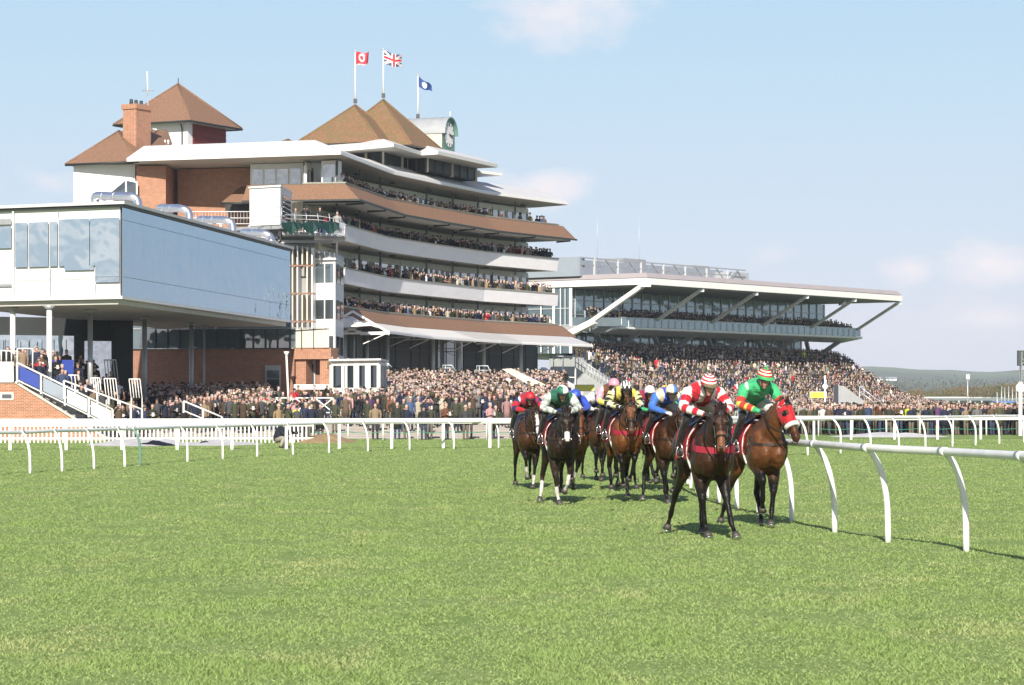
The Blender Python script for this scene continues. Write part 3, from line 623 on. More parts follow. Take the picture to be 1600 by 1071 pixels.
# aerial
ar = P(231, 232, 204); root = empty('aerial_mast', ar, 'thin radio aerial on the roof beside the brick chimney', 'aerial')
m = MB(); m.tube([ar, P(231, 150, 204)], .045, 'galv', 5); m.tube([P(231, 150, 204), P(230, 112, 204)], .05, 'white_paint', 5); m.build('mast', root)
m = MB(); c_ = P(231, 142, 204); m.tube([c_ + Vector((.45 * math.cos(a), .45 * math.sin(a), 0)) for a in (k * math.pi / 6 for k in range(12))], .02, 'galv', 4, closed=True)
for k in range(3): a = k * 2.1; m.tube([c_, c_ + Vector((.5 * math.cos(a), .5 * math.sin(a), .1))], .02, 'galv', 4)
m.build('antenna', root)

# flags
def flag(base, top, w, h, droop, draw, label, wave=.25, ph=0, dirx=Vector((.93, .36, 0))):
    root = empty('flagpole', base, label, 'flag', 'flags above the grandstand roofs')
    m = MB(); m.tube([base, top], [.075, .05], 'white_paint', 8); m.ball(top, .1, 'galv', 8, 5); m.build('pole', root)
    if True:
        m = MB(); m.box(base + Vector((0, 0, .35)), (.3, .3, .35), 'dark_frame'); m.build('lamp', root)
    nx, nz = 48, 32; b = MB(); D = dirx.normalized(); nn = Vector((-D.y, D.x, 0)); vs = []
    for j in range(nz + 1):
        for i in range(nx + 1):
            u, v = i / nx, j / nz
            p = top + Vector((0, 0, -.15)) + D * (w * u * (1 - .12 * u)) + nn * (wave * math.sin(u * 6 + ph + v) * u) + Vector((0, 0, -h * v * (1 - droop[1] * u) - droop[0] * u * w + .08 * math.sin(u * 7 + ph)))
            vs.append(p)
    i0 = len(b.v); b.v += [tuple(p) for p in vs]
    for j in range(nz):
        for i in range(nx):
            a = j * (nx + 1) + i; b.f.append((a, a + 1, a + nx + 2, a + nx + 1)); b.m.append(b.mi(draw((i + .5) / nx, (j + .5) / nz))); b.sm.append(True)
    b.build('flag', root)
mat('flag_red', (.55, .03, .05), .7); mat('flag_white', (.8, .78, .78), .7); mat('flag_blue', (.02, .06, .22), .7); mat('flag_navy', (.05, .07, .13), .7)
def d1(u, v):
    x = (u - .45) / .19; y = (v - .42) / .30; r = math.hypot(x, y)
    if v > .9: return 'flag_white' if (int(u * 24) % 2) else 'flag_red'
    if .62 < r < 1.05 and not (abs(x) < .0 and y > 0): return 'flag_white'
    if .9 < r < 1.35 and .3 < x < 1.1 and y < -.6: return 'flag_white'
    return 'flag_red'
def d2(u, v):
    x = (u - .5) * 2; y = (v - .5) * 1.2; ax, ay = abs(x), abs(y)
    if ax < .11 or ay < .11: return 'flag_red'
    if ax < .19 or ay < .19: return 'flag_white'
    dd = abs(ay - ax * .6) / 1.17
    if dd < .035: return 'flag_red'
    if dd < .11: return 'flag_white'
    return 'flag_navy'
def d3(u, v): x = (u - .42) / .17; y = (v - .5) / .33; return 'flag_white' if x * x + y * y < 1 else 'flag_blue'
flag(AA, Vector((AA.x, AA.y, P(550, 80, AA.y).z)), 1.35, 1.15, (-.08, .15), d1, 'red flag with white ring emblem on the nearer pyramid roof', .22, 0)
flag(AB, Vector((AB.x, AB.y, P(603, 77, AB.y).z)), 1.95, 1.2, (.18, .2), d2, 'union flag flying from the taller pyramid roof', .2, 1)
fb = Vector((P(653, 183, 225).x, 225, 26.7)); flag(fb, P(653, 117, 225), 1.55, .95, (.5, .45), d3, 'dark blue flag with white disc by the clock turret', .2, 2)

# ---------------------------------------------------------------- glass pavilion on the left
PV = empty('glass_pavilion', P(190, 630, 130), 'raised box of white panels and blue mirror glass on slim posts at the left', 'pavilion')
K0 = P(190, 0, 130); KL = P(-70, 0, 134.2); KR = P(453, 0, 168); k0, kl, kr = (Vector(v[:2]) for v in (K0, KL, KR))
zt_, zb_ = 12.05, 7.17; bl = kl + (kr - k0)
m = MB(); dx_ = (kl - k0).normalized(); dy_ = (kr - k0).normalized(); i0 = k0 + dx_ * .25 + dy_ * .25
m.prism([k0 + dx_ * .12 + dy_ * .12, kr + dx_ * .12, bl, kl + dy_ * .12], zb_ + .1, zt_ - .25, 'white_panel'); m.build('box_wall', PV)
m = MB(); m.prism([k0 - dx_ * .25 - dy_ * .25, kr - dx_ * .25 + dy_ * .3, bl, kl - dy_ * .25], zt_ - .12, zt_ + .03, 'roof_membrane'); m.prism([k0 - dx_ * .12 - dy_ * .12, kr - dx_ * .12 + dy_ * .2, bl, kl - dy_ * .12], zt_ - .25, zt_ - .12, 'gutter'); m.build('roof', PV)
m = MB(); m.prism([k0 - dx_ * .06 - dy_ * .06, kr - dx_ * .06, bl, kl - dy_ * .06], zb_ - .04, zb_ + .1, 'white_panel'); m.prism([k0 + dx_ * .3 + dy_ * .3, kr + dx_ * .3, bl, kl + dy_ * .3], zb_ - .3, zb_ - .05, 'soffit'); m.build('soffit', PV)
# right face glazing, with joints
def fz(a, b2, t, z): p = a.lerp(b2, t); return V2(p, z)
nR = Vector((dy_.y, -dy_.x))
n = 20
for j in range(n):
    m = MB(); e = .0015
    for (za, zb2) in ((7.28, 8.25), (8.27, 11.15), (11.17, 11.8)):
        q = [fz(k0, kr, (j + e) / n, za), fz(k0, kr, (j + 1 - e) / n, za), fz(k0, kr, (j + 1 - e) / n, zb2), fz(k0, kr, (j + e) / n, zb2)]
        m.face([v + V2(nR * .02, 0) for v in q], 'glass_blue')
    m.build('glass_panel', PV)
nL = Vector((dx_.y, -dx_.x)) * -1; nL = nL if nL.y < 0 else -nL
def lf(px0, px1, y0, y1, m_, name='window', off=.03):
    a, c = P(px0, 0, 1), P(px1, 0, 1)
    def hit(px):     # ray to the left face
        d = Vector(((px - 800) / F, 1)); 
        # k0 + dx_*s = d*t
        det = dx_.x * -d.y + d.x * dx_.y; s_ = (-k0.x * -d.y - d.x * k0.y) / det; return k0 + dx_ * s_
    a2, c2 = hit(px0) + nL * off, hit(px1) + nL * off; zz = lambda y, p: EYE + (HZ - y) * p.y / F
    m = MB(); m.face([V2(a2, zz(y1, k0)), V2(c2, zz(y1, k0)), V2(c2, zz(y0, k0)), V2(a2, zz(y0, k0))], m_); m.build(name, PV)
for a in ((24, 43, 343, 414), (45, 76, 343, 414), (78, 90, 343, 414), (92, 140, 340, 414), (141, 187, 340, 414), (101, 147, 414, 421), (149, 187, 414, 441)): lf(a[0], a[1], a[2], a[3], 'glass_pale')
lf(-40, 18, 348, 383, 'glass_pale'); lf(-40, 18, 336, 345, 'grey_metal', 'panel'); lf(-60, 19, 440, 444, 'grey_metal', 'panel')
lf(20, 22.5, 320, 466, 'white_paint', 'mullion', .06); lf(24, 187, 432, 433, 'grey_metal', 'panel_joint'); lf(78, 79, 415, 465, 'grey_metal', 'panel_joint'); lf(148, 149, 441, 465, 'grey_metal', 'panel_joint'); lf(91, 92, 322, 338, 'grey_metal', 'panel_joint')
for px, Y, zf in ((77, 132, 1.2), (141, 137, .6), (226, 149, .9), (299, 160, 1.5), (364, 172, 2.2), (20, 134, 1), (319, 166, 2)):
    p = P(px, 0, Y); m = MB(); m.tube([V2(p, 0), V2(p, zb_ - .3)], .14 if px != 319 else .07, 'white_paint' if px in (77, 20) else 'grey_metal', 12)
    m.tube([V2(p, zb_ - .55), V2(p, zb_ - .3)], [.15, .34], 'grey_metal', 12); m.build('post', PV)
# glass wall behind, left
def wall(mbm, px0, Y0, px1, Y1, z0, z1, t, mm): mbm.wallbox(P(px0, 0, Y0), P(px1, 0, Y1), z0, z1, t, mm)
m = MB(); wall(m, -40, 152, 120, 155, 2.4, 5.9, .2, 'glass_pale'); wall(m, 128, 155, 179, 156, 2.4, 5.6, .2, 'glass_pale'); m.build('rear_glazing', PV)
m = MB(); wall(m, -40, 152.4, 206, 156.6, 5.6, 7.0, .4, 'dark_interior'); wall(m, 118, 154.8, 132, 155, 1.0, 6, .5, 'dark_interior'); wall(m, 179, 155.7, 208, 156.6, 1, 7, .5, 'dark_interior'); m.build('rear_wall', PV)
for j in range(8): m = MB(); wall(m, -30 + j * 19, 151.8, -29 + j * 19, 151.8, 2.4, 5.6, .06, 'dark_frame'); m.build('mullion', PV)
# ducts on the roof
for k, (x0, y0, x1, y1, Y) in enumerate(((150, 303, 216, 324, 138), (250, 322, 296, 346, 146), (312, 340, 364, 364, 155), (380, 360, 424, 382, 163))):
    a, b2 = P(x0, y0 + 4, Y + 3), P(x1 - 14, y0 + 4, Y); r = .23
    dn = P(x1, y1 + 6, Y - .5); mid = Vector((dn.x - .1, Y - .2, b2.z - .25)); zr = 12.0
    m = MB(); m.tube(smooth([Vector((a.x, a.y, a.z - .5)), a, (a + b2) / 2, b2, mid, Vector((dn.x, dn.y, zr))], 6), r, 'duct', 14)
    for t in (.25, .6): q = a.lerp(b2, t); m.tube([q - (b2 - a).normalized() * .05, q + (b2 - a).normalized() * .05], r + .03, 'duct', 14)
    tag(m.build('air_duct', loc=a), ['bright metal air duct bend on the pavilion roof nearest the white corner', 'second air duct bend from the left on the pavilion roof', 'third air duct bend from the left on the pavilion roof', 'farthest air duct bend on the pavilion roof by the cabin'][k], 'air duct', 'air ducts on the pavilion roof')
# ---------------------------------------------------------------- brick block and stair tower
BB = empty('brick_block', P(460, 630, 170), 'brown brick block with sash window and glass balustrade under the pavilion', 'building')
m = MB(); wall(m, 200, 171.5, 460, 170, 0, 5.45, 6, 'brick_shaded'); m.build('wall', BB)
m = MB(); wall(m, 462, 170, 478, 169.8, 0, 5.4, 1.2, 'brick'); wall(m, 500, 169.5, 517, 169.3, 0, 5.4, 1.2, 'brick'); wall(m, 460, 169.7, 517, 169.1, 4.75, 5.5, 1.6, 'brick'); wall(m, 460, 170, 517, 169.3, 0, 2.3, 1.1, 'brick'); wall(m, 476, 171.4, 503, 171.2, 2, 5, .6, 'brick_shaded'); m.build('brick_pier', BB)
m = MB(); wall(m, 484, 171.2, 492, 171.1, 2.4, 4.7, .1, 'white_paint'); wall(m, 485.5, 171.05, 490.5, 171.0, 2.6, 4.4, .05, 'glass_mid'); m.build('door', BB)
m = MB(); wall(m, 414, 170.1, 439, 170, 2.3, 4.35, .1, 'lead_grey'); w_ = m.build('window', BB)
m = MB(); wall(m, 417, 169.95, 436, 169.9, 3.5, 4.0, .05, 'glass_teal'); wall(m, 417, 169.95, 436, 169.9, 2.45, 3.42, .05, 'glass_dark'); m.build('pane', w_)
m = MB(); wall(m, 200, 171.2, 462, 169.6, 5.5, 6.75, .06, 'glass_teal'); wall(m, 462, 169.6, 514, 169, 5.5, 6.75, .06, 'cream'); m.build('balustrade_glass', BB)
m = MB()
for k in range(17): px = 205 + k * 19; q = P(px, 0, 171.1 - (px - 205) * .0065); m.beam(V2(q, 5.45), V2(q, 6.8), .06, .06, 'dark_frame')
m.beam(V2(P(200, 0, 171.1), 6.8), V2(P(514, 0, 168.9), 6.8), .08, .06, 'grey_metal'); m.build('balustrade_rail', BB)
m = MB(); wall(m, 200, 177, 455, 175, 5.5, 7.9, .3, 'glass_teal'); 
for k in range(12): wall(m, 203 + k * 21, 176.8, 205 + k * 21, 176.8, 5.5, 7.9, .1, 'dark_frame')
for px in (335, 384, 436, 440): wall(m, px, 175.9, px + 7, 175.9, 6.9, 7.5, .05, 'white_panel')
m.build('upper_glazing', BB)
m = MB(); wall(m, 459, 166.5, 552, 165.5, 2.72, 3.05, 3.4, 'white_paint'); m.build('balcony', BB)
m = MB(); m.tube([V2(P(453, 0, 167), 0), V2(P(447.5, 0, 167), 5.0)], .07, 'white_paint', 8); m.tube([V2(P(447.5, 0, 167), 4.9), V2(P(447.5, 0, 167), 5.2)], [.06, .2], 'white_paint', 8); m.build('downpipe', BB)
# kiosk
KS = empty('glazed_kiosk', P(550, 630, 162), 'small white glazed booth with flat roof on the terrace beside the brick piers', 'kiosk')
m = MB(); a, c = P(518, 0, 162.5), P(592, 0, 160); e = P(603, 0, 166.5); n2 = lambda v: Vector(v[:2]); f4 = n2(a) + (n2(e) - n2(c))
q = [n2(a), n2(c), n2(e), f4]
m.prism(q, 1.0, 2.8, 'white_paint'); m.prism(q, 4.2, 4.5, 'white_paint')
for t in (0, .24, .31, .5, .56, .74, .8, .995):
    p = n2(a).lerp(n2(c), t); m.beam(V2(p, 2.75), V2(p, 4.25), .22 if t in (0, .995) else .16, .2, 'white_paint')
for t in (.3, .6, .98): p = n2(c).lerp(n2(e), t); m.beam(V2(p, 2.75), V2(p, 4.25), .12, .14, 'white_paint')
m.build('frame', KS)
m = MB(); cen = (q[0] + q[2]) / 2; m.prism([cen + (p - cen) * 1.1 for p in q], 4.5, 4.62, 'white_panel'); m.build('roof', KS)
m = MB(); s_ = [cen + (p - cen) * .96 for p in q]; m.face([V2(s_[0], 2.8), V2(s_[1], 2.8), V2(s_[1], 4.25), V2(s_[0], 4.25)], 'glass_dark'); m.face([V2(s_[1], 2.8), V2(s_[2], 2.8), V2(s_[2], 4.25), V2(s_[1], 4.25)], 'glass_dark'); m.build('window', KS)
# stair tower
ST = empty('stair_tower', P(515, 630, 184), 'white panelled stair tower with paired windows between pavilion and grandstand', 'tower')
a, c = n2(P(491, 0, 184.5)), n2(P(524, 0, 183.5)); e = n2(P(537, 0, 189.5)); q = [a, c, e, a + (e - c)]
m = MB(); m.prism(q, 1.5, 12.1, 'white_panel'); m.build('wall', ST)
m = MB(); cen = (q[0] + q[2]) / 2; m.prism([cen + (p - cen) * 1.08 for p in q], 12.1, 12.25, 'white_paint'); m.prism([cen + (p - cen) * 1.03 for p in q], 12.25, 12.6, 'lead_grey'); m.build('roof', ST)
for z0 in (10.5, 7.9, 5.3):
    for (u0, u1) in ((.08, .46), (.52, .9)):
        m = MB(); p0, p1 = a.lerp(c, u0), a.lerp(c, u1); nn = Vector((0, -.05)); h = 1.35
        m.face([V2(p0 + nn, z0), V2(p1 + nn, z0), V2(p1 + nn, z0 + h), V2(p0 + nn, z0 + h)], 'glass_dark' if z0 < 10 else 'glass_mid'); m.build('window', ST)
    for (u0, u1) in ((.12, .44), (.56, .88)):
        m = MB(); p0, p1 = c.lerp(e, u0), c.lerp(e, u1); nn = Vector((.05, -.02)); m.face([V2(p0 + nn, z0), V2(p1 + nn, z0), V2(p1 + nn, z0 + 1.35), V2(p0 + nn, z0 + 1.35)], 'glass_mid'); m.build('window', ST)
# louvred screen
LS = empty('louvre_screen', P(470, 630, 183), 'tall screen of cream vertical fins between mirror glass and stair tower', 'screen')
m = MB(); wall(m, 416, 184.4, 491, 184.6, 5.4, 14.2, .4, 'grey_concrete'); m.build('backing', LS)
for k in range(10):
    for (z0, z1) in ((5.6, 7.6), (7.75, 9.6), (9.75, 11.6), (11.75, 13.4 - k * .05)):
        if z0 < 11 and k < 4: continue
        if (k, z0) in ((7, 9.75), (8, 5.6)): continue
        px = 420 + k * 7.6; m = MB(); q0, q1 = P(px, 0, 183.2), P(px + 4.4, 0, 184.2); m.wallbox(q0, q1, z0, z1, .1, 'cream' if k % 3 else 'white_panel'); m.build('fin', LS)
for z in (7.67, 9.67, 11.67): m = MB(); m.beam(V2(P(453, 0, 183.1), z), V2(P(491, 0, 183.3), z), .08, .1, 'brick_shaded'); m.build('cross_rail', LS)
# camera platform and white cabin
PF = empty('camera_platform', P(450, 360, 182), 'steel camera platform hung with green netting beside the top balcony', 'platform')
zp = 13.9
m = MB(); m.prism([n2(P(300, 0, 186)), n2(P(455, 0, 182)), n2(P(462, 0, 190)), n2(P(310, 0, 195))], zp + .35, zp + .6, 'grey_metal'); m.prism([n2(P(441, 0, 181)), n2(P(538, 0, 183)), n2(P(530, 0, 190)), n2(P(445, 0, 190))], zp - .15, zp + .05, 'galv'); m.build('deck', PF)
m = MB()
for (x0, y0, x1, y1) in ((345, 350, 345, 372), (390, 352, 390, 372), (437, 352, 437, 385), (300, 352, 437, 380), (437, 378, 520, 378), (345, 372, 437, 372), (450, 384, 520, 398)): m.beam(P(x0, y0, 184), P(x1, y1, 184), .2, .2, 'grey_metal')
m.build('frame', PF)
m = MB(); wall(m, 345, 189, 437, 188, 12.6, 14.1, .2, 'dark_interior'); wall(m, 392, 184.2, 440, 184, 12.0, 13.1, .3, 'cream'); m.build('infill', PF)
m = MB()
for i in range(12):
    x0, x1 = 440 + i * 8.2, 440 + (i + 1) * 8.2; s0, s1 = -.15 + .5 * math.sin(i * 2.3) ** 2, -.15 + .5 * math.sin((i + 1) * 2.3) ** 2
    mm = 'green_sheet' if i < 11 else 'galv'
    m.face([P(x0, 347, 181) + Vector((0, 0, .2 * s0)), P(x1, 348.5, 181.4) + Vector((0, 0, .2 * s1)), P(x1, 360, 180.6) + Vector((0, 0, -s1)), P(x0, 358, 180.4) + Vector((0, 0, -s0))], mm)
m.build('netting', PF)
for (y, r) in ((336, .03), (342, .02), (348, .025)):
    m = MB(); m.tube([P(445, y, 181.4), P(500, y + 2, 181.4), P(535, y + 8, 182)], r, 'galv', 5); m.build('railing', PF)
for px in (460, 478, 496, 514): m = MB(); m.tube([P(px, 334, 181.4), P(px + 2, 350, 181.4)], .03, 'galv', 5); m.build('rail_post', PF)
m = MB(); m.sweep([n2(P(538, 0, 190)), n2(P(541, 0, 184.5)), n2(P(500, 0, 182.5))][::-1], [(0, zp - .1), (-.9, zp + .5), (-.9, zp + .6), (0, zp)], 'grey_metal'); m.build('canopy', PF)
CB = empty('white_cabin', P(420, 345, 184), 'white box cabin with slatted side window on the camera platform', 'cabin')
m = MB(); a, c, e = n2(P(390, 0, 184.5)), n2(P(438, 0, 183)), n2(P(456, 0, 189)); q = [a, c, e, a + e - c]; m.prism(q, 14.6, 17.3, 'white_paint'); m.build('body', CB)
m = MB(); cen = (q[0] + q[2]) / 2; m.prism([cen + (p - cen) * 1.05 for p in q], 17.3, 17.42, 'white_panel'); m.build('roof', CB)
m = MB(); p0, p1 = c.lerp(e, .2), c.lerp(e, .85); nn = Vector((.05, -.02)); m.face([V2(p0 + nn, 15.1), V2(p1 + nn, 15.1), V2(p1 + nn, 16.8), V2(p0 + nn, 16.8)], 'glass_mid')
for k in range(5): m.beam(V2(p0 + nn * 1.5, 15.3 + k * .33), V2(p1 + nn * 1.5, 15.3 + k * .33), .05, .05, 'white_paint')
m.build('window', CB)
RL = empty('roof_railing', P(340, 345, 185), 'pinkish mesh railing along the roof walkway before the brick wall', 'railing')
m = MB()
for k in range(20): px = 296 + k * 5; m.tube([P(px, 351, 185.6), P(px, 331, 185.6)], .02, 'galv', 4)
m.build('bars', RL)
for y in (331, 341, 350): m = MB(); m.tube([P(294, y, 185.6), P(390, y, 185.6)], .035, 'rail_white', 5); m.build('bar', RL)
m = MB(); m.tube([P(395, 325, 181), P(440, 325, 181)], .03, 'galv', 5); m.tube([P(395, 338, 181), P(440, 338, 181)], .03, 'galv', 5)
for px in (395, 417, 440): m.tube([P(px, 325, 181), P(px, 348, 181)], .03, 'galv', 5)
m.build('front_rail', RL)
# ---------------------------------------------------------------- left steps
LSx = empty('entrance_steps', P(60, 655, 125), 'brick flank stairs with white handrails and blue glass panels at far left', 'stairs')
top_, bot = P(24, 0, 125), P(166, 0, 125)
a, c = n2(top_), n2(bot); z_top = 2.95; ns = 14
m = MB()
prof = [V2(a + Vector((-6, 0)), 0), V2(a + Vector((-6, 0)), z_top - .12), V2(a, z_top - .12), V2(c, .12), V2(c, 0)]
m.faces(prof + [p + Vector((0, .4, 0)) for p in prof], [(0, 1, 2, 3, 4)[::-1], (5, 6, 7, 8, 9)] + [(i, (i + 1) % 5, 5 + (i + 1) % 5, 5 + i) for i in range(5)], 'brick'); m.build('brick_flank', LSx)
m = MB()
for k in range(ns):
    p0, p1 = a.lerp(c, k / ns), a.lerp(c, (k + 1) / ns); z = z_top * (1 - k / ns)
    m.prism([p0 + Vector((0, .42)), p1 + Vector((0, .42)), p1 + Vector((0, 22)), p0 + Vector((0, 22))], 0, z, 'brick' if 0 else 'step')
m.prism([a + Vector((-9, .42)), a + Vector((0, .42)), a + Vector((0, 22)), a + Vector((-9, 22))], 0, z_top, 'step'); m.build('treads', LSx)
m = MB(); m.beam(V2(a, z_top - .08) - Vector((0, .03, 0)), V2(c, .14) - Vector((0, .03, 0)), .12, .1, 'cream'); m.build('string_course', LSx)
m = MB(); m.prism([n2(P(-60, 0, 124.9)), n2(P(21, 0, 124.9)), n2(P(21, 0, 125.3)), n2(P(-60, 0, 125.3))], 2.85, 3.85, 'white_panel'); m.build('white_panel', LSx)
m = MB(); m.wallbox(P(0, 0, 124.95), P(21, 0, 124.95), 2.0, 2.35, .05, 'white_paint'); m.wallbox(P(3, 0, 124.9), P(18, 0, 124.9), 2.08, 2.27, .04, 'glass_dark'); m.build('window', LSx)
def handrail(x0, y0, x1, y1, Y, h, k, panel, z_low=0):
    A0, A1 = P(x0, y0, Y), P(x1, y1, Y); 
    m = MB(); m.tube([A0, A1], .045, 'white_paint', 8); m.build('handrail', LSx)
    m = MB(); m.tube([A0 - Vector((0, 0, h)), A1 - Vector((0, 0, h))], .035, 'white_paint', 8); m.build('handrail', LSx)
    for i in range(k + 1):
        p = A0.lerp(A1, i / k); m = MB(); m.beam(p, p - Vector((0, 0, h + .1)), .09, .09, 'white_paint'); m.build('baluster', LSx)
    if panel:
        for i in range(k):
            p, q = A0.lerp(A1, (i + .08) / k), A0.lerp(A1, (i + .92) / k); m = MB(); u = Vector((0, 0, .1)); w = Vector((0, 0, h - .08)); o_ = Vector((0, .03, 0))
            m.face([p - w + o_, q - w + o_, q - u + o_, p - u + o_], ('blue_board', 'glass_pale', 'galv', 'galv')[min(i, 3)]); m.build('glass_panel', LSx)
handrail(27, 567, 176, 640, 124.8, .85, 4, True)
handrail(100, 595, 222, 640, 128, .8, 7, False)
handrail(287, 627, 347, 652, 133, .5, 2, False)
m = MB()
for (x0, y0, x1, y1) in ((27, 545, 51, 545), (27, 545, 27, 572), (51, 545, 51, 578), (2, 548, 2, 566), (10, 548, 10, 566), (18, 548, 18, 566), (0, 548, 26, 549)): m.tube([P(x0, y0, 125.5), P(x1, y1, 125.5)], .035, 'white_paint', 6)
m.build('gate', LSx)
m = MB(); m.wallbox(P(80, 0, 134), P(115, 0, 134.3), 2.2, 4.1, .1, 'blue_board'); tag(m.build('hoarding', loc=P(80, 0, 134)), 'dark blue board among spectators at the top of the steps', 'board')
# crowd barriers (white A frames)
def barrier(px, y, w, Y, lab):
    o = P(px, y, Y); root = empty('crowd_barrier', o, lab, 'barrier', 'white crowd barriers on the left terrace')
    m = MB(); n = 5; r = w * Y / F; h = 1.0
    for k in range(n):
        x = r * k / (n - 1); m.tube([o + Vector((x, 0, 0)), o + Vector((x - .15, .25, h))], .03, 'white_paint', 5)
    for x in (0, r): m.tube([o + Vector((x, 0, 0)), Vector((o.x + x, o.y, zt(Y) - .1))], .03, 'white_paint', 5)
    m.build('bars', root); m = MB(); m.tube([o + Vector((-.15, .25, h)), o + Vector((r - .15, .25, h))], .035, 'white_paint', 6); m.build('top_rail', root)
for k, (px, y, w, Y) in enumerate(((102, 617, 24, 131), (145, 621, 14, 132.5), (166, 622, 18, 133), (205, 622, 17, 136), (166, 590, 18, 146))):
    barrier(px, y, w, Y, ['barrier lowest on the steps at the left', 'narrow barrier right of the blue steps', 'barrier with five bars behind the second handrail', 'barrier standing beside the man in brown coat', 'barrier high in the shade under the pavilion', 'left one of two small barriers in the shaded crowd', 'right one of two small barriers in the shaded crowd'][k])
# cross braced white fence before the brick block
XF = empty('braced_fence', P(430, 650, 141), 'white cross braced fence before the brick block', 'fence')
for px0, px1 in ((430, 458), (461, 490), (492, 521)):
    A0, A1, B0, B1 = P(px0, 645, 141), P(px1, 645, 141), P(px0, 622, 141), P(px1, 622, 141)
    m = MB()
    for p, q in ((A0, A1), (B0, B1), (A0, B1), (B0, A1), (A0, B0), (A1, B1)): m.beam(p, q, .06, .06, 'white_paint')
    m.build('panel', XF)
# ramp wall, steps and white beam right of the main stand
RW = empty('ramp_wall', P(880, 610, 250), 'grey concrete ramp wall with white edge beam between the two stands', 'wall')
m = MB(); 
def pw(pts, Y, t, mm):
    f = [P(x, y, Y) for x, y in pts]; b_ = [p + Vector((0, t, 0)) for p in f]; n = len(f); m.faces(f + b_, [tuple(range(n))[::-1], tuple(range(n, 2 * n))] + [(i, (i + 1) % n, n + (i + 1) % n, n + i) for i in range(n)], mm)
pw([(862, 573), (898, 573), (958, 612), (985, 640), (862, 640)], 262, 10, 'grey_concrete'); m.build('wall', RW)
m = MB(); m.beam(P(848, 578, 258), P(908, 614, 252), .5, .5, 'white_paint'); m.build('edge_beam', RW)
m = MB()
for k in range(12): px = 899 + k * 5; y = 573 + k * 3.3; m.tube([P(px, y, 262), P(px, y - 16, 262)], .05, 'galv', 5)
m.tube([P(899, 557, 262), P(958, 596, 262)], .06, 'galv', 5); m.tube([P(862, 557, 262), P(899, 557, 262)], .06, 'galv', 5); m.tube([P(899, 566, 262), P(958, 605, 262)], .05, 'galv', 5)
for px in (865, 880): m.tube([P(px, 573, 262), P(px, 557, 262)], .05, 'galv', 5)
for px in (879, 899): m.tube([P(px, 640, 260), P(px, 572, 260)], .08, 'white_paint', 6)
m.tube([P(879, 590, 260), P(899, 590, 260)], .06, 'white_paint', 6); m.build('railing', RW)
m = MB(); pw([(784, 577), (799, 576), (852, 601), (852, 608), (832, 605)], 175, .5, 'cream'); tag(m.build('sloping_wall', loc=P(790, 600, 175)), 'pinkish sloping wall beside the steps right of the centre terrace', 'wall')
# grey handrails on the centre terrace
for k, (x0, x1, y0, y1, Y) in enumerate(((602, 612, 568, 574, 190), (692, 712, 571, 580, 192), (745, 768, 572, 586, 190))):
    m = MB(); m.tube([P(x0, y1, Y), P(x0, y0, Y), P(x1 - 6, y0, Y), P(x1, y1, Y)], .05, 'galv', 6); m.tube([P(x0 + 4, y1, Y), P(x0 + 4, y0, Y)], .04, 'galv', 5); m.tube([P(x0, (y0 + y1) / 2, Y), P(x1 - 3, (y0 + y1) / 2, Y)], .04, 'galv', 5)
    tag(m.build('terrace_handrail', loc=P(x0, y1, Y)), ['grey handrail beside the white kiosk', 'grey handrail in the middle of the terrace crowd', 'grey handrail above the pinkish sloping wall'][k], 'handrail', 'handrails at the head of the terrace')

# ---------------------------------------------------------------- far glass stand
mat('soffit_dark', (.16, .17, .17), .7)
FS = empty('glass_grandstand', (15.9, 300, 0), 'modern glass grandstand under a wide flat white roof on slanted struts', 'grandstand')
def Q(u, d, z): return Vector((15.9 + .6 * u - .8 * d, 300 + .8 * u + .6 * d, z))
def fsw(mb, u0, u1, d0, d1, z0, z1, mm): mb.prism([n2(Q(u0, d0, 0)), n2(Q(u1, d0, 0)), n2(Q(u1, d1, 0)), n2(Q(u0, d1, 0))], z0, z1, mm)
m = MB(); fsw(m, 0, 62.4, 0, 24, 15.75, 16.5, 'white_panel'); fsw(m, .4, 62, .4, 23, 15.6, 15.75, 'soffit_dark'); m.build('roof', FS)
m = MB()
E = [(0, 0), (62.4, 0), (62.4, 24), (0, 24)]; lo = [Q(u, d, 16.56) for u, d in E]; hi = [Q(u + (.5 if u == 0 else -.5), d + .6, 17.15) for u, d in E]
mat('roof_curb', (.36, .32, .32), .7, .08, .4); m = MB(); m.faces(lo + hi, [(0, 1, 5, 4), (1, 2, 6, 5), (2, 3, 7, 6), (3, 0, 4, 7), (4, 5, 6, 7)], 'roof_curb'); m.build('roof_curb', FS)
m = MB(); fsw(m, 1, 60, 13.2, 20, 7.2, 7.85, 'grey_concrete'); m.build('lower_slab', FS)
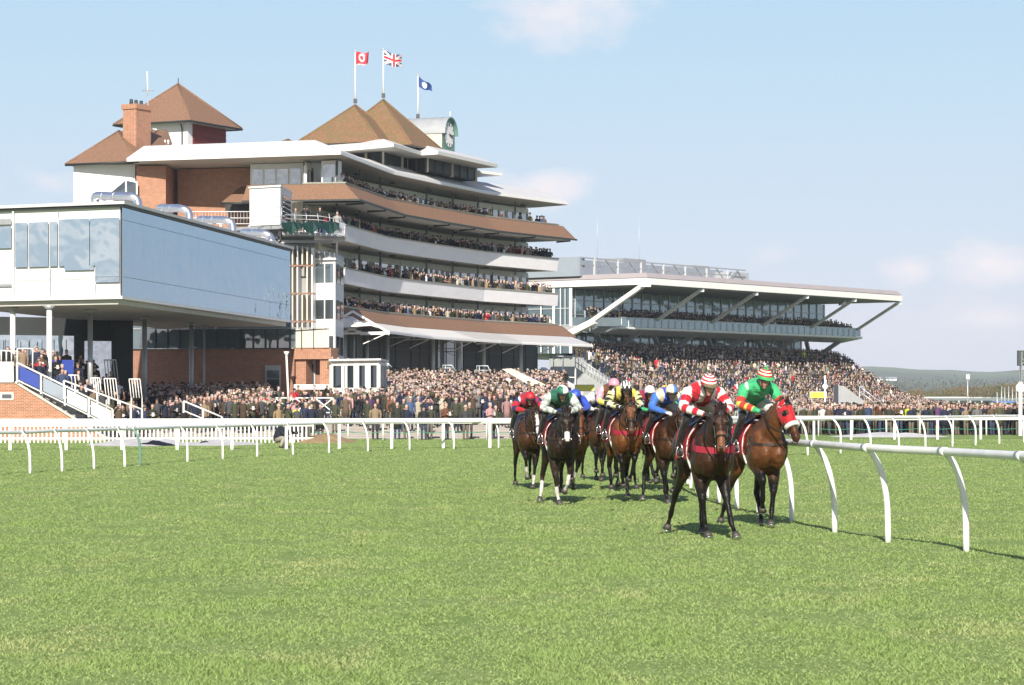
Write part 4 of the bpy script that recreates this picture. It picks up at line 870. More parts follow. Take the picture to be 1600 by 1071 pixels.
# glazing upper/lower with mullions
for (u0, u1, d, z0, z1, k) in ((0, 62, 12, 11.0, 15.55, 30), (0, 60, 14.5, 7.8, 10.8, 30)):
    m = MB(); a, c = n2(Q(u0, d, 0)), n2(Q(u1, d, 0)); m.face([V2(a, z0), V2(c, z0), V2(c, z1), V2(a, z1)], 'glass_far'); m.face([V2(c, z0), V2(Q(u1, d + 8, 0), z0), V2(Q(u1, d + 8, 0), z1), V2(c, z1)], 'glass_teal'); m.build('glazing', FS)
    m = MB(); nn = Vector((.8, -.6)) * .08
    for j in range(k + 1): p = a.lerp(c, j / k) + nn; m.beam(V2(p, z0), V2(p, z1), .09, .12, 'galv')
    for z in (z0 + .1, z0 + 1.5, z1 - 1.3): m.beam(V2(a + nn, z), V2(c + nn, z), .1, .08, 'galv')
    m.build('mullion', FS)
    for j in range(6):
        t = (j + .45) / 6; m = MB(); p0, p1 = a.lerp(c, t) + nn * 1.6, a.lerp(c, t + .045) + nn * 1.6
        m.beam(V2(p0, z0), V2(p0, z0 + 2.4), .15, .15, 'dark_frame'); m.beam(V2(p1, z0), V2(p1, z0 + 2.4), .15, .15, 'dark_frame'); m.beam(V2(p0, z0 + 2.4), V2(p1, z0 + 2.4), .15, .15, 'dark_frame'); m.beam(V2((p0 + p1) / 2, z0), V2((p0 + p1) / 2, z0 + 2.3), .1, .1, 'dark_frame'); m.build('door', FS)
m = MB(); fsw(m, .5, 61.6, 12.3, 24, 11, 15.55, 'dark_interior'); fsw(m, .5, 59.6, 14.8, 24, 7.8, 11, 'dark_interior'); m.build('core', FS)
# left end glazing
m = MB(); a, c = n2(Q(.1, 11, 0)), n2(Q(.1, 23, 0)); m.face([V2(c, 7.8), V2(a, 7.8), V2(a, 15.6), V2(c, 15.6)], 'glass_teal'); m.build('end_glazing', FS)
m = MB()
for d, w in ((11.1, .35), (12.6, .12), (13.6, .3), (15.5, .12), (18, .12), (20.5, .12)): m.beam(Q(0, d, 7.8), Q(0, d, 15.6), w, .2, 'rail_white')
for z in (11.2, 13.2): m.beam(Q(0, 11, z), Q(0, 23, z), .12, .12, 'galv')
fsw(m, -.2, .6, 9, 22, 10.3, 11.1, 'grey_concrete'); m.build('end_frame', FS)
# deck
m = MB(); prof = [Q(u, d, z) for u in (4, 63.5) for d, z in ((6.8, 10.75), (6.8, 11.0), (12, 11.0), (12, 10.4), (10, 10.2))]
m.faces(prof, [(0, 1, 2, 3, 4)[::-1], (5, 6, 7, 8, 9)] + [(i, (i + 1) % 5, 5 + (i + 1) % 5, 5 + i) for i in range(5)], 'galv'); m.face([Q(4, 6.78, 10.8), Q(63.5, 6.78, 10.8), Q(63.5, 6.78, 11.02), Q(4, 6.78, 11.02)], 'rail_white'); m.build('deck', FS)
m = MB(); m.face([Q(4.5, 6.9, 11.05), Q(63, 6.9, 11.05), Q(63, 6.9, 12.1), Q(4.5, 6.9, 12.1)], 'glass_far'); m.face([Q(0, 11, 11.05), Q(4.5, 6.9, 11.05), Q(4.5, 6.9, 12.1), Q(0, 11, 12.1)], 'glass_teal'); m.build('balustrade_glass', FS)
m = MB()
for k in range(40): u = 4.5 + k * 1.5; m.beam(Q(u, 6.8, 11), Q(u, 6.8, 12.0), .07, .06, 'rail_white' if k < 12 else 'galv')
m.beam(Q(4.5, 6.85, 12.15), Q(63, 6.85, 12.15), .08, .08, 'galv'); m.build('balustrade_post', FS)
for k, u in enumerate((12.5, 25, 37.5, 50, 62.4)):
    m = MB(); m.beam(Q(u, 8.4, 11.2), Q(u, .5, 15.6), .34, .34, 'rail_white'); m.box(tuple(Q(u, .6, 15.5)), (.7, .7, .4), 'galv'); m.build('strut', FS)
    m = MB(); fsw(m, u - .2, u + 1.9 if k < 4 else u - .1, 6.95, 8.4, 11.05, 12.9 if k < 4 else 11.1, 'dark_interior'); m.build('deck_recess', FS)
for k, u in enumerate((0, 12.5, 25, 37.5, 50, 62.4)):
    if k: m = MB(); m.beam(Q(u - 1, 9.0, 10.5), Q(u - 1, 13.5, 7.9), .5, .5, 'galv'); m.build('strut', FS)
    if k < 5: m = MB(); m.beam(Q(u + 4.5, 10.5, 10.3), Q(u + 11.3, 13.7, 7.9), .5, .5, 'grey_metal'); m.build('strut', FS)
m = MB(); m.beam(Q(-.5, 12.2, 9.6), Q(0, 7.5, 11.6), .9, .7, 'rail_white'); m.beam(Q(0, 8.6, 11.2), Q(0, .2, 15.9), .55, .5, 'rail_white'); m.box(tuple(Q(0, .3, 15.7)), (1.2, 1.2, .5), 'rail_white'); m.build('strut', FS)
m = MB(); m.box(tuple(Q(47.5, .9, 15.0)), (.9, .7, .5), 'dark_frame'); m.build('loudspeaker', FS)
# plant room and truss on the roof
mat('plant', (.36, .40, .45), .5, .12, .5, metal=.3); m = MB(); fsw(m, 0, 36, 12.2, 20, 17.0, 19.2, 'plant'); fsw(m, -.2, .8, 9.6, 20, 17.0, 19.3, 'plant'); fsw(m, 34, 38, 9.5, 14, 17, 18.9, 'galv'); fsw(m, 14, 19, 13, 17, 19.2, 19.9, 'grey_metal'); fsw(m, 30, 34, 13, 17, 19.2, 19.7, 'grey_metal'); m.build('plant_room', FS)
m = MB()
for k in range(7): u = 2.5 + k * 5; m.beam(Q(u, 9.4, 17), Q(u, 9.4, 19.3 - k * .04), .26, .26, 'grey_metal'); m.beam(Q(u, 9.4, 17.2), Q(u + 2.5, 9.4, 19.1), .12, .12, 'grey_metal'); m.beam(Q(u + 5, 9.4, 17.2), Q(u + 2.5, 9.4, 19.1), .12, .12, 'grey_metal')
for z in (19.2, 18.4): m.beam(Q(0, 9.4, z), Q(37, 9.4, z), .14, .14, 'grey_metal')
m.build('roof_truss', FS)
for u in (4, 13): m = MB(); m.tube([Q(u, 10, 19), Q(u, 10, 25)], .03, 'galv', 4); m.build('aerial', FS)
# terrace of the far stand
TER = [(15, 7.8), (11, 7.3), (5.5, 3.9), (1, 1.7), (-3, .7), (-8, .05)]
def zfs(d):
    for (d0, z0), (d1, z1) in zip(TER, TER[1:]):
        if d >= d1: return z0 + (z1 - z0) * (d0 - d) / (d0 - d1)
    return 0
m = MB(); pa = [Q(1, d, z) for d, z in TER] + [Q(1, -8, -.1)]; pb = [Q(66, d, z) for d, z in TER] + [Q(66, -8, -.1)]
m.faces(pa + pb, [(i, i + 1, 8 + i, 7 + i) for i in range(6)], 'grey_concrete'); m.face([Q(1, 15, -.1)] + pa, 'grey_concrete'); m.face([Q(66, 15, -.1)] + pb, 'grey_concrete'); m.build('raked_terrace', FS)
m = MB(); 
for (x0, y0, x1, y1) in ((1343, 612, 1380, 640), (1343, 604, 1380, 632), (1343, 604, 1343, 640), (1380, 620, 1380, 640), (1345, 604, 1350, 604), (1350, 604, 1350, 625)): m.tube([P(x0, y0, 300), P(x1, y1, 300)], .07, 'galv', 5)
m.build('stair_rail', FS)
m = MB(); pw([(1310, 603), (1318, 603), (1352, 628), (1352, 645), (1310, 645)], 270, 4, 'grey_concrete'); tag(m.build('stair_flank', loc=P(1310, 640, 270)), 'grey concrete stair flank beside the yellow board on the right', 'wall')

# ---------------------------------------------------------------- boards, signs, masts, vehicles on the right
def board(px0, px1, y0, y1, Y, mm, lab, legs=True, gy=None):
    root = empty('advert_board', P(px0, y1, Y), lab, 'board', 'yellow boards by the enclosures')
    m = MB(); a, c = P(px0, y1, Y), P(px1, y0, Y); m.box(((a.x + c.x) / 2, Y, (a.z + c.z) / 2), (c.x - a.x, .08, c.z - a.z), mm); m.build('panel', root)
    m = MB(); m.box(((a.x + c.x) / 2, Y + .1, (a.z + c.z) / 2), (c.x - a.x + .1, .1, c.z - a.z + .1), 'galv'); m.build('frame', root)
    for x in (a.x + .15, c.x - .15): m = MB(); m.beam((x, Y + .1, 0), (x, Y + .1, a.z), .08, .08, 'galv'); m.build('leg', root)
board(1266, 1291, 613, 622, 235, 'yellow_board', 'plain yellow board beside the white paddle sign')
board(899, 928, 602, 611, 245, 'yellow_board', 'yellow board before the grey ramp wall behind the jockeys')
board(1063, 1078, 612, 620, 245, 'yellow_board', 'small yellow board glimpsed between the two leading jockeys')
m = MB(); a = P(1262, 618, 234.8); m.ball(a, (.3, .06, .5), 'flag_red'); 
def paddle(px, ytop, ybot, yc, r, Y, lab, pole=.09):
    root = empty('paddle_sign', P(px, ybot, Y), lab, 'sign', 'white marker signs by the course'); m = MB(); m.beam(P(px, ybot, Y), P(px, ytop, Y), pole * 1.6, pole * 1.6, 'white_paint'); m.build('pole', root)
    c = P(px, yc, Y); n = 28; m = MB(); m.faces([c + Vector((r * math.cos(k * 6.2832 / n), o, r * math.sin(k * 6.2832 / n))) for o in (-.12, -.06) for k in range(n)], [tuple(range(n)), tuple(range(n, 2 * n))[::-1]] + [(k, (k + 1) % n, n + (k + 1) % n, n + k) for k in range(n)], 'white_paint'); m.build('disc', root)
paddle(1594, 597, 681, 606, .26, 144, 'tall white disc sign at the right edge of the picture', .12)
paddle(1289, 587, 632, 604, .24, 230, 'white paddle sign standing in the crowd below the far stand')
def mast(px, y0, y1, Y, lab, w=.12, heads=True):
    root = empty('light_mast', P(px, y0, Y), lab, 'mast', 'slim masts beyond the course'); m = MB(); m.tube([V2(P(px, y0, Y), 0), P(px, y1, Y)], [w, w * .6], 'galv', 6); m.build('pole', root)
    if heads: m = MB(); m.box(tuple(P(px, y1 + 2, Y)), (w * 4.5, w * 3, w * 6), 'galv'); m.build('lamp', root)
mast(1512, 635, 587, 430, 'slim lamp mast against the hills left of the disc sign', .14)
for k, px in enumerate((1565, 1570, 1576, 1582, 1588)): mast(px, 628, 604 + (k % 2) * 2, 520, 'white pole in a row of five before the bare trees, number from left varies', .12, False)
for k, o in enumerate([o for o in COL.objects if o.get('label', '').startswith('white pole in a row')]): o['label'] = ['leftmost', 'second', 'middle', 'fourth', 'rightmost'][k] + ' of five thin white poles before the bare trees'
mast(1558, 640, 613, 300, 'single grey mast rising from the parked vehicles', .1, False)
root = empty('lattice_mast', P(1600, 640, 400), 'dark lattice mast cut off by the right edge above the disc sign', 'mast'); m = MB()
b0 = P(1601, 640, 400); H_ = 30
for s1, s2 in ((-1, -1), (1, -1), (1, 1), (-1, 1)): m.beam(b0 + Vector((s1 * .8, s2 * .8, -2)), b0 + Vector((s1 * .5, s2 * .5, 9)), .14, .14, 'grey_metal')
for k in range(8): m.beam(b0 + Vector((-.7, -.7, k)), b0 + Vector((.7, -.7, k + 1)), .08, .08, 'grey_metal'); m.beam(b0 + Vector((.7, -.7, k)), b0 + Vector((-.7, -.7, k + 1)), .08, .08, 'grey_metal')
m.box(b0 + Vector((0, 0, 8)), (2.2, 1, 2.4), 'dark_frame'); m.build('lattice', root)
# vehicles
mat('tyre', (.02, .02, .02), .8); VC = {}
def vehicle(px, Y, kind, col, lab, rz=0):
    x = P(px, 0, Y).x; w, l, h = {'car': (1.75, 4.3, 1.45), 'van': (1.95, 5.0, 2.2), 'coach': (2.5, 11.5, 3.3)}[kind]
    root = empty('parked_' + kind, (x, Y, 0), lab, kind, 'vehicles parked beyond the right hand crowd', rz=rz)
    pm = mat('paint_%d_%d_%d' % tuple(int(c * 99) for c in col), col, .3, .05, 1, coat=.5)
    m = MB()
    if kind == 'car': pf = [(-l / 2, .35), (-l / 2, .85), (-l * .38, .95), (-l * .2, h), (l * .18, h), (l * .32, .98), (l / 2, .8), (l / 2, .35)]
    elif kind == 'van': pf = [(-l / 2, .35), (-l / 2, h), (l * .22, h), (l * .36, 1.2), (l / 2, 1.0), (l / 2, .35)]
    else: pf = [(-l / 2, .4), (-l / 2, h), (l * .47, h), (l / 2, 1.3), (l / 2, .4)]
    n = len(pf); vs = [Vector((a, s * w / 2 * (1 if b2 < 1.05 or kind != 'car' else .82), b2)) for s in (-1, 1) for a, b2 in pf]
    m.faces(vs, [tuple(range(n)), tuple(range(n, 2 * n))[::-1]] + [(i, n + i, n + (i + 1) % n, (i + 1) % n) for i in range(n)], pm); m.build('body', root)
    m = MB(); zb2, zt2 = (.98, h - .1) if kind == 'car' else (1.3, h - .35) if kind == 'van' else (1.5, h - .7); x0, x1 = (-l * .25, l * .22) if kind == 'car' else (-l * .45, l * .2) if kind == 'van' else (-l * .47, l * .46)
    for s in (-1, 1): y = s * w / 2 * (.93 if kind == 'car' else 1.01); y2 = s * w / 2 * (.84 if kind == 'car' else 1.01); m.face([(x0 - .15, y * 1.01, zb2), (x1 + .25, y * 1.01, zb2), (x1, y2 * 1.02, zt2), (x0, y2 * 1.02, zt2)], 'glass_dark')
    m.build('window', root)
    for a in (-.32, .32):
        for s in (-1, 1): m = MB(); c = Vector((l * a, s * (w / 2 - .1), .33)); m.tube([c - Vector((0, .11, 0)), c + Vector((0, .11, 0))], .33 if kind == 'car' else .42, 'tyre', 14); m.build('wheel', root)
vs_ = [(1405, 330, 'car', (.05, .1, .3), 'dark blue car parked just right of the far stand crowd'), (1425, 345, 'car', (.5, .5, .5), 'silver car parked behind the yellow jacketed steward'), (1447, 420, 'van', (.6, .6, .58), 'pale van parked among the cars right of the far stand'),
       (1468, 350, 'car', (.3, .02, .02), 'red car parked right of the pale van'), (1478, 610, 'coach', (.62, .66, .68), 'white coach parked behind the crowd left of the lamp mast'), (1534, 640, 'coach', (.55, .6, .66), 'silver blue coach parked right of the lamp mast'),
       (1572, 430, 'van', (.1, .2, .45), 'blue van parked near the five white poles'), (1592, 335, 'car', (.6, .6, .6), 'white car parked beside the disc sign'), (1545, 330, 'car', (.4, .42, .45), 'grey car parked before the silver blue coach')]
for v in vs_: vehicle(v[0], v[1], v[2], v[3], v[4], random.uniform(-.15, .15))
# long low white barn on the hills
for k, (px, w) in enumerate(((1362, 34), (1392, 20))):
    o = P(px, 597, 2600); root = empty('distant_barn', o, ['long low white barn on the distant hillside', 'shorter white barn beside the long one on the distant hillside'][k], 'barn', 'white barns on the hill'); m = MB(); m.box(o + Vector((0, 0, 1.5)), (w * .6, 12, 3), 'white_panel'); m.build('wall', root)
    m = MB(); W2 = w * .3; m.faces([o + Vector((x, y, z)) for x in (-W2, W2) for y, z in ((-6.5, 3), (0, 5), (6.5, 3))], [(0, 1, 4, 3), (1, 2, 5, 4), (0, 2, 1), (3, 4, 5)], 'lead_grey'); m.build('roof', root)
m = MB(); m.prism([n2(P(1380, 0, 560)), n2(P(1640, 0, 520)), n2(P(1640, 0, 524)), n2(P(1380, 0, 564))], 2.35, 2.9, 'grey_metal'); 
for k in range(14): m.beam(V2(P(1390 + k * 18, 0, 555), 0), V2(P(1390 + k * 18, 0, 555), 2.4), .3, .3, 'galv')
root = tag(m.build('long_shed', loc=P(1400, 0, 560)), 'long low grey shed roof beyond the parked vehicles', 'shed')
# ---------------------------------------------------------------- horses and riders
def ellipse_loft(rings, n=14, cap=True):
    """rings: (centre, tangent, side, r_side, r_up) -> verts, faces (closed)"""
    vs = []; fs = []
    for c, t, s, ra, rb in rings:
        t = Vector(t).normalized(); s = Vector(s); s = (s - t * s.dot(t)).normalized(); u = s.cross(t)
        vs += [Vector(c) + s * (ra * math.cos(a)) + u * (rb * math.sin(a)) for a in (2 * math.pi * j / n for j in range(n))]
    for i in range(len(rings) - 1): fs += [(i * n + j, i * n + (j + 1) % n, (i + 1) * n + (j + 1) % n, (i + 1) * n + j) for j in range(n)]
    fs += [tuple(range(n))[::-1], tuple(range((len(rings) - 1) * n, len(rings) * n))]
    return vs, fs
class Body:
    """closed lofts merged by a voxel remesh into one continuous skin, coloured by the nearest bone"""
    def __init__(s): s.v = []; s.f = []; s.seg = []
    def loft(s, pts, radii, side=(0, 1, 0), tag_=None, n=14, k=3):
        pts = [Vector(p) for p in pts]; R = [(r, r) if not isinstance(r, tuple) else r for r in radii]
        q = [pts[0] * 2 - pts[1]] + pts + [pts[-1] * 2 - pts[-2]]; rq = [R[0]] + R + [R[-1]]; P_ = []; RR = []
        for i in range(1, len(q) - 2):
            for j in range(k):
                t = j / k; a, b, c, d = q[i - 1:i + 3]; P_.append(.5 * ((2 * b) + (c - a) * t + (2 * a - 5 * b + 4 * c - d) * t * t + (3 * b - a - 3 * c + d) * t ** 3))
                tt_ = t * t * (3 - 2 * t); RR.append((rq[i][0] * (1 - tt_) + rq[i + 1][0] * tt_, rq[i][1] * (1 - tt_) + rq[i + 1][1] * tt_))
        P_.append(pts[-1]); RR.append(R[-1]); m = len(P_); rings = []
        T = [(P_[min(i + 1, m - 1)] - P_[max(i - 1, 0)]).normalized() for i in range(m)]
        a0, b0 = RR[0]; e = min(a0, b0)
        for f, g_ in ((.85, .5), (.5, .85)): rings.append((P_[0] - T[0] * e * f * .8, T[0], side, a0 * g_, b0 * g_))
        for i in range(m): rings.append((P_[i], T[i], side, RR[i][0], RR[i][1]))
        a1, b1 = RR[-1]; e = min(a1, b1)
        for f, g_ in ((.5, .85), (.85, .5)): rings.append((P_[-1] + T[-1] * e * f * .8, T[-1], side, a1 * g_, b1 * g_))
        v, f = ellipse_loft(rings, n); i0 = len(s.v); s.v += v; s.f += [tuple(i0 + a for a in x) for x in f]
        if tag_:
            L_ = [0]
            for a, b in zip(pts, pts[1:]): L_.append(L_[-1] + (b - a).length)
            for i, (a, b) in enumerate(zip(pts, pts[1:])): s.seg.append((a, b, max(R[i]), max(R[i + 1]), tag_, L_[i] / L_[-1], L_[i + 1] / L_[-1]))
    def ball(s, c, r, tag_=None):
        m = MB(); m.ball(c, r, 'black', 12, 8); i0 = len(s.v); s.v += [Vector(v) for v in m.v]; s.f += [tuple(i0 + a for a in x) for x in m.f]
        if tag_: rr = max(r) if isinstance(r, tuple) else r; s.seg.append((Vector(c), Vector(c) + Vector((0, 0, .001)), rr, rr, tag_, 0, 1))
    def build(s, name, parent, voxel, colour, material, smooth_it=4, loc=None):
        me = bpy.data.meshes.new(name); me.from_pydata([tuple(v) for v in s.v], [], s.f); me.update(); o = bpy.data.objects.new(name, me); COL.objects.link(o)
        r = o.modifiers.new('r', 'REMESH'); r.mode = 'VOXEL'; r.voxel_size = voxel; r.use_smooth_shade = True
        if smooth_it: q = o.modifiers.new('s', 'SMOOTH'); q.iterations = smooth_it; q.factor = .5
        dg = bpy.context.evaluated_depsgraph_get(); new = bpy.data.meshes.new_from_object(o.evaluated_get(dg)); o.modifiers.clear(); o.data = new; bpy.data.meshes.remove(me)
        new.name = name; n = len(new.vertices); co = np.empty(n * 3); new.vertices.foreach_get('co', co); co = co.reshape(-1, 3)
        best = np.full(n, 1e9); tid = np.zeros(n, int); tt_ = np.zeros(n)
        for k, (a, b, ra, rb, tg, t0, t1) in enumerate(s.seg):
            A = np.array(a); D = np.array(b) - A; h = np.clip(((co - A) @ D) / (D @ D), 0, 1); d = np.linalg.norm(co - A - h[:, None] * D, axis=1) / (ra + (rb - ra) * h)
            m = d < best; best[m] = d[m]; tid[m] = k; tt_[m] = (t0 + (t1 - t0) * h)[m]
        col = np.ones((n, 4)); tags = [x[4] for x in s.seg]
        for i in range(n): col[i, :3] = colour(tags[tid[i]], tt_[i], co[i])
        ca = new.color_attributes.new('tint', 'FLOAT_COLOR', 'POINT'); ca.data.foreach_set('color', col.reshape(-1))
        new.polygons.foreach_set('use_smooth', [True] * len(new.polygons)); new.materials.clear(); new.materials.append(material); new.update()
        o.parent = parent; return o
mat('horse_coat', None, .40, .6, 5, attr='tint', spec=.2, bump=.75, bscale=7)
mat('silks', None, .55, .22, 10, attr='tint', spec=.25, bump=.8, bscale=13, sheen=.15)
mat('mane', (.012, .009, .008), .6, .3, 20); mat('leather', (.03, .016, .01), .4); mat('strap_black', (.012, .011, .011), .45); mat('strap_white', (.75, .73, .7), .5)
mat('cloth_red', (.42, .012, .016), .75, .15, 6); mat('girth_red', (.28, .012, .03), .75); mat('steel', (.6, .6, .6), .25, metal=.9); mat('goggle', (.008, .008, .01), .12); mat('fleece', (.72, .68, .64), .95, .1, 30, bump=.5, bscale=60); mat('eye', (.006, .004, .003), .08); mat('hoof', (.06, .05, .045), .5)
FORE = {'stance': [(.42, .95), (.50, .53), (.49, .21), (.56, .06)], 'fold': [(.48, .98), (.80, .74), (.66, .46), (.52, .38)], 'reach': [(.46, .97), (.84, .66), (1.02, .36), (1.12, .24)],
        'back': [(.38, .95), (.33, .53), (.12, .28), (.02, .17)], 'land': [(.46, .96), (.68, .55), (.80, .22), (.90, .07)], 'lift': [(.45, .97), (.73, .68), (.62, .39), (.50, .27)]}
HIND = {'under': [(-.30, .92), (-.48, .50), (-.25, .22), (-.17, .07)], 'back': [(-.40, .92), (-.82, .56), (-.98, .26), (-1.02, .10)], 'mid': [(-.34, .92), (-.68, .50), (-.60, .20), (-.53, .06)], 'fold': [(-.32, .94), (-.66, .62), (-.52, .36), (-.56, .24)]}
HORSE_N = [0]
def horse(loc, theta, legs, coat, label, group='racehorses in the field', gcol='leather', neck=(38, 0), head=(58, 0), points=(.010, .008, .007), socks={}, blaze=None, muzzle=None, cloth=True, hood=False, fleece=False, girth=True, lod=0, scale=1.0, pitch=0, lift=0):
    r = math.radians; root = empty('racehorse', (loc[0], loc[1], loc[2] + lift), label, 'horse', group, rz=-math.pi / 2 + r(theta)); root.scale = (scale,) * 3; root.rotation_euler.y = -r(pitch)
    b = Body(); c = Vector(coat)
    # trunk
    b.loft([(-.86, 0, 1.22), (-.72, 0, 1.27), (-.50, 0, 1.29), (-.2, 0, 1.25), (.08, 0, 1.20), (.34, 0, 1.165), (.56, 0, 1.17), (.72, 0, 1.16), (.84, 0, 1.16)],
           [(.12, .16), (.20, .27), (.255, .33), (.25, .33), (.265, .365), (.24, .40), (.205, .385), (.155, .30), (.10, .19)], tag_='trunk', n=20)
    b.loft([(.28, 0, 1.47), (.45, 0, 1.52), (.62, 0, 1.44)], [(.07, .1), (.075, .12), (.07, .12)], tag_='trunk')
    for s in (-1, 1): b.loft([(.80, s * .09, 1.22), (.84, s * .10, 1.06), (.74, s * .11, .90)], [(.08, .08), (.10, .09), (.075, .07)], tag_='trunk'); b.loft([(.60, s * .14, 1.34), (.68, s * .165, 1.12), (.6, s * .15, .95)], [(.11, .15), (.12, .16), (.10, .13)], tag_='trunk'); b.loft([(-.42, s * .12, 1.38), (-.62, s * .15, 1.22), (-.6, s * .14, 1.0)], [(.13, .2), (.14, .22), (.10, .17)], tag_='trunk')
    # neck and head
    ny, na = r(neck[1]), r(neck[0]); nd = Vector((math.cos(na) * math.cos(ny), math.cos(na) * math.sin(ny), math.sin(na))); base = Vector((.60, 0, 1.30)); poll = base + nd * .74
    mid = base + Vector((math.cos(na) * math.cos(ny * .5), math.cos(na) * math.sin(ny * .5), math.sin(na))) * .42 + Vector((0, 0, .02))
    nside = Vector((-math.sin(ny), math.cos(ny), 0))
    b.loft([base - Vector((.12, 0, .02)), base + (mid - base) * .4, mid, mid.lerp(poll, .6), poll], [(.18, .34), (.15, .27), (.105, .195), (.085, .15), (.078, .115)], side=nside, tag_='neck')
    hy = ny + r(head[1]); ha = r(head[0]); hd = Vector((math.cos(ha) * math.cos(hy), math.cos(ha) * math.sin(hy), -math.sin(ha))); hs_ = Vector((-math.sin(hy), math.cos(hy), 0)); hu = hs_.cross(hd) * -1   # hu: forehead side
    if hu.x * math.cos(hy) + hu.y * math.sin(hy) < 0: hu = -hu
    h0 = poll + Vector((0, 0, .01)); HP = lambda t, s=0, u=0: h0 + hd * (.60 * t) + hs_ * s + hu * u
    b.loft([HP(-.04, 0, -.02), HP(.12, 0, -.035), HP(.32, 0, -.035), HP(.52, 0, -.015), HP(.75, 0, -.004), HP(.92, 0, -.01), HP(1.0, 0, -.02)], [(.07, .10), (.093, .135), (.088, .13), (.068, .10), (.055, .074), (.062, .07), (.045, .05)], side=hs_, tag_='head', n=16)
    b.loft([HP(.18, 0, -.10), HP(.36, 0, -.12), HP(.5, 0, -.09)], [(.045, .07), (.055, .065), (.035, .05)], side=hs_, tag_='head')
    for s in (-1, 1):
        b.loft([HP(-.02, s * .05, .02), HP(-.12, s * .068, .045), HP(-.23, s * .062, .05)], [(.032, .024), (.03, .02), (.009, .009)], side=hs_, tag_='ear', n=8)
        b.ball(HP(.30, s * .078, .045), .026, 'head'); b.loft([HP(.24, s * .066, .07), HP(.33, s * .075, .072)], [.02, .016], side=hs_, tag_='head', n=8)
        b.loft([HP(.93, s * .036, .035), HP(.98, s * .036, .02)], [.022, .018], side=hs_, tag_='muzzle', n=8)
    b.loft([HP(.86, 0, -.062), HP(.97, 0, -.06)], [(.04, .03), (.034, .026)], side=hs_, tag_='muzzle', n=10)
    # legs
    hooves = []
    for i, key in enumerate(legs):
        s = 1 if i % 2 == 0 else -1; fore = i < 2
        sp = key.endswith('+'); J = (FORE if fore else HIND)[key.rstrip('+')]; w = .145 if fore else .16; dk = .034 if sp else (-.03 if fore else -.012)
        if fore:
            p = [Vector((.52, s * .15, 1.20))] + [Vector((x, s * (w + dk * k), z)) for k, (x, z) in enumerate(J)]; e, kn, ft, ho = p[1:]
            b.loft([p[0], e.lerp(p[0], .4), e, e.lerp(kn, .5), kn], [(.10, .18), (.12, .17), (.115, .145), (.09, .105), (.06, .066)], tag_='leg%d' % i)
            b.loft([kn.lerp(e, .12), kn, kn.lerp(ft, .18), kn.lerp(ft, .6), ft], [(.053, .06), (.060, .065), (.044, .052), (.039, .047), (.045, .052)], tag_='shin%d' % i, n=10)
        else:
            p = [Vector((-.52, s * .12, 1.24))] + [Vector((x, s * (w + dk * k), z)) for k, (x, z) in enumerate(J)]; e, kn, ft, ho = p[1:]
            b.loft([p[0], p[0].lerp(e, .6), e, e.lerp(kn, .55), kn], [(.13, .25), (.125, .20), (.10, .145), (.06, .085), (.046, .062)], tag_='leg%d' % i)
            b.loft([kn.lerp(e, .12), kn, kn.lerp(ft, .2), kn.lerp(ft, .6), ft], [(.048, .06), (.053, .07), (.042, .053), (.037, .045), (.043, .05)], tag_='shin%d' % i, n=10)
        d = (ho - ft).normalized(); b.loft([ft, ft.lerp(ho, .5), ho - d * .01], [(.036, .04), (.031, .034), (.042, .048)], tag_='pastern%d' % i, n=10); hooves.append((ho, d))
    def colour(tg, t, co):
        z = co[2]; k = noise.noise(Vector(co) * 6) * .12; base_ = c * (1 + k)
        if tg.startswith('shin'): i = tg[-1]; q = (.62, .58, .54) if i in socks and t > 1 - socks[i] else tuple(points)
        elif tg.startswith('pastern'): q = (.62, .58, .54) if tg[-1] in socks else tuple(points)
        elif tg.startswith('leg'): f = min(max((t - .45) / .4, 0), 1); q = tuple(base_ * (1 - f) + Vector(points) * f)
        elif tg in ('ear', 'muzzle'): q = tuple(Vector(muzzle or points) * 1.4 + base_ * .2) if tg == 'muzzle' else tuple(base_ * .5)
        elif tg == 'head':
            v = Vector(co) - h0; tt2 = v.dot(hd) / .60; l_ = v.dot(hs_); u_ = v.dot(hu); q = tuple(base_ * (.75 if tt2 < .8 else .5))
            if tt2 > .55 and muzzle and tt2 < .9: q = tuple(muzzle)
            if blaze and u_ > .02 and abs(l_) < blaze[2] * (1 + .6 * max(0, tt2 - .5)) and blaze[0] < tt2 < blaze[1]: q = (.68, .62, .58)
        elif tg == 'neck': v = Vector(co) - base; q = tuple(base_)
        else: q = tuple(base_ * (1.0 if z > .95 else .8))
        return q
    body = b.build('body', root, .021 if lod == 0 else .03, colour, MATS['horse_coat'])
    hn = lambda m, n_: m.build(n_, root)
    from mathutils.bvhtree import BVHTree
    bt = BVHTree.FromPolygons([v.co for v in body.data.vertices], [tuple(p_.vertices) for p_ in body.data.polygons])
    def wrap(c0, d_, o_):
        c0 = Vector(c0); d_ = Vector(d_).normalized(); hit = bt.ray_cast(c0 + d_ * (.9 if abs(d_.x) > .3 else .48), -d_)[0]; return (hit if hit else c0 + d_ * .3) + d_ * o_
    for ho, d in hooves:
        m = MB(); up = -d; a = ho + up * .03; e2 = ho + d * .05; m.tube([a, e2 + Vector((.012, 0, 0))], [.048, .062], 'hoof', 12); hn(m, 'hoof')
        if lod == 0: m = MB(); m.tube([e2 + Vector((.012, 0, 0)), e2 + d * .008 + Vector((.012, 0, 0))], [.061, .061], 'steel', 12); hn(m, 'horseshoe')
    for s in (-1, 1):
        m = MB(); m.ball(HP(.30, s * .088, .047), (.022, .022, .024), 'eye', 10, 7); hn(m, 'eye')
    # mane: short upright tufts along the crest
    m = MB(); R2 = random.Random(len(label)); crest = [base - Vector((.12, 0, .02)), mid, poll]
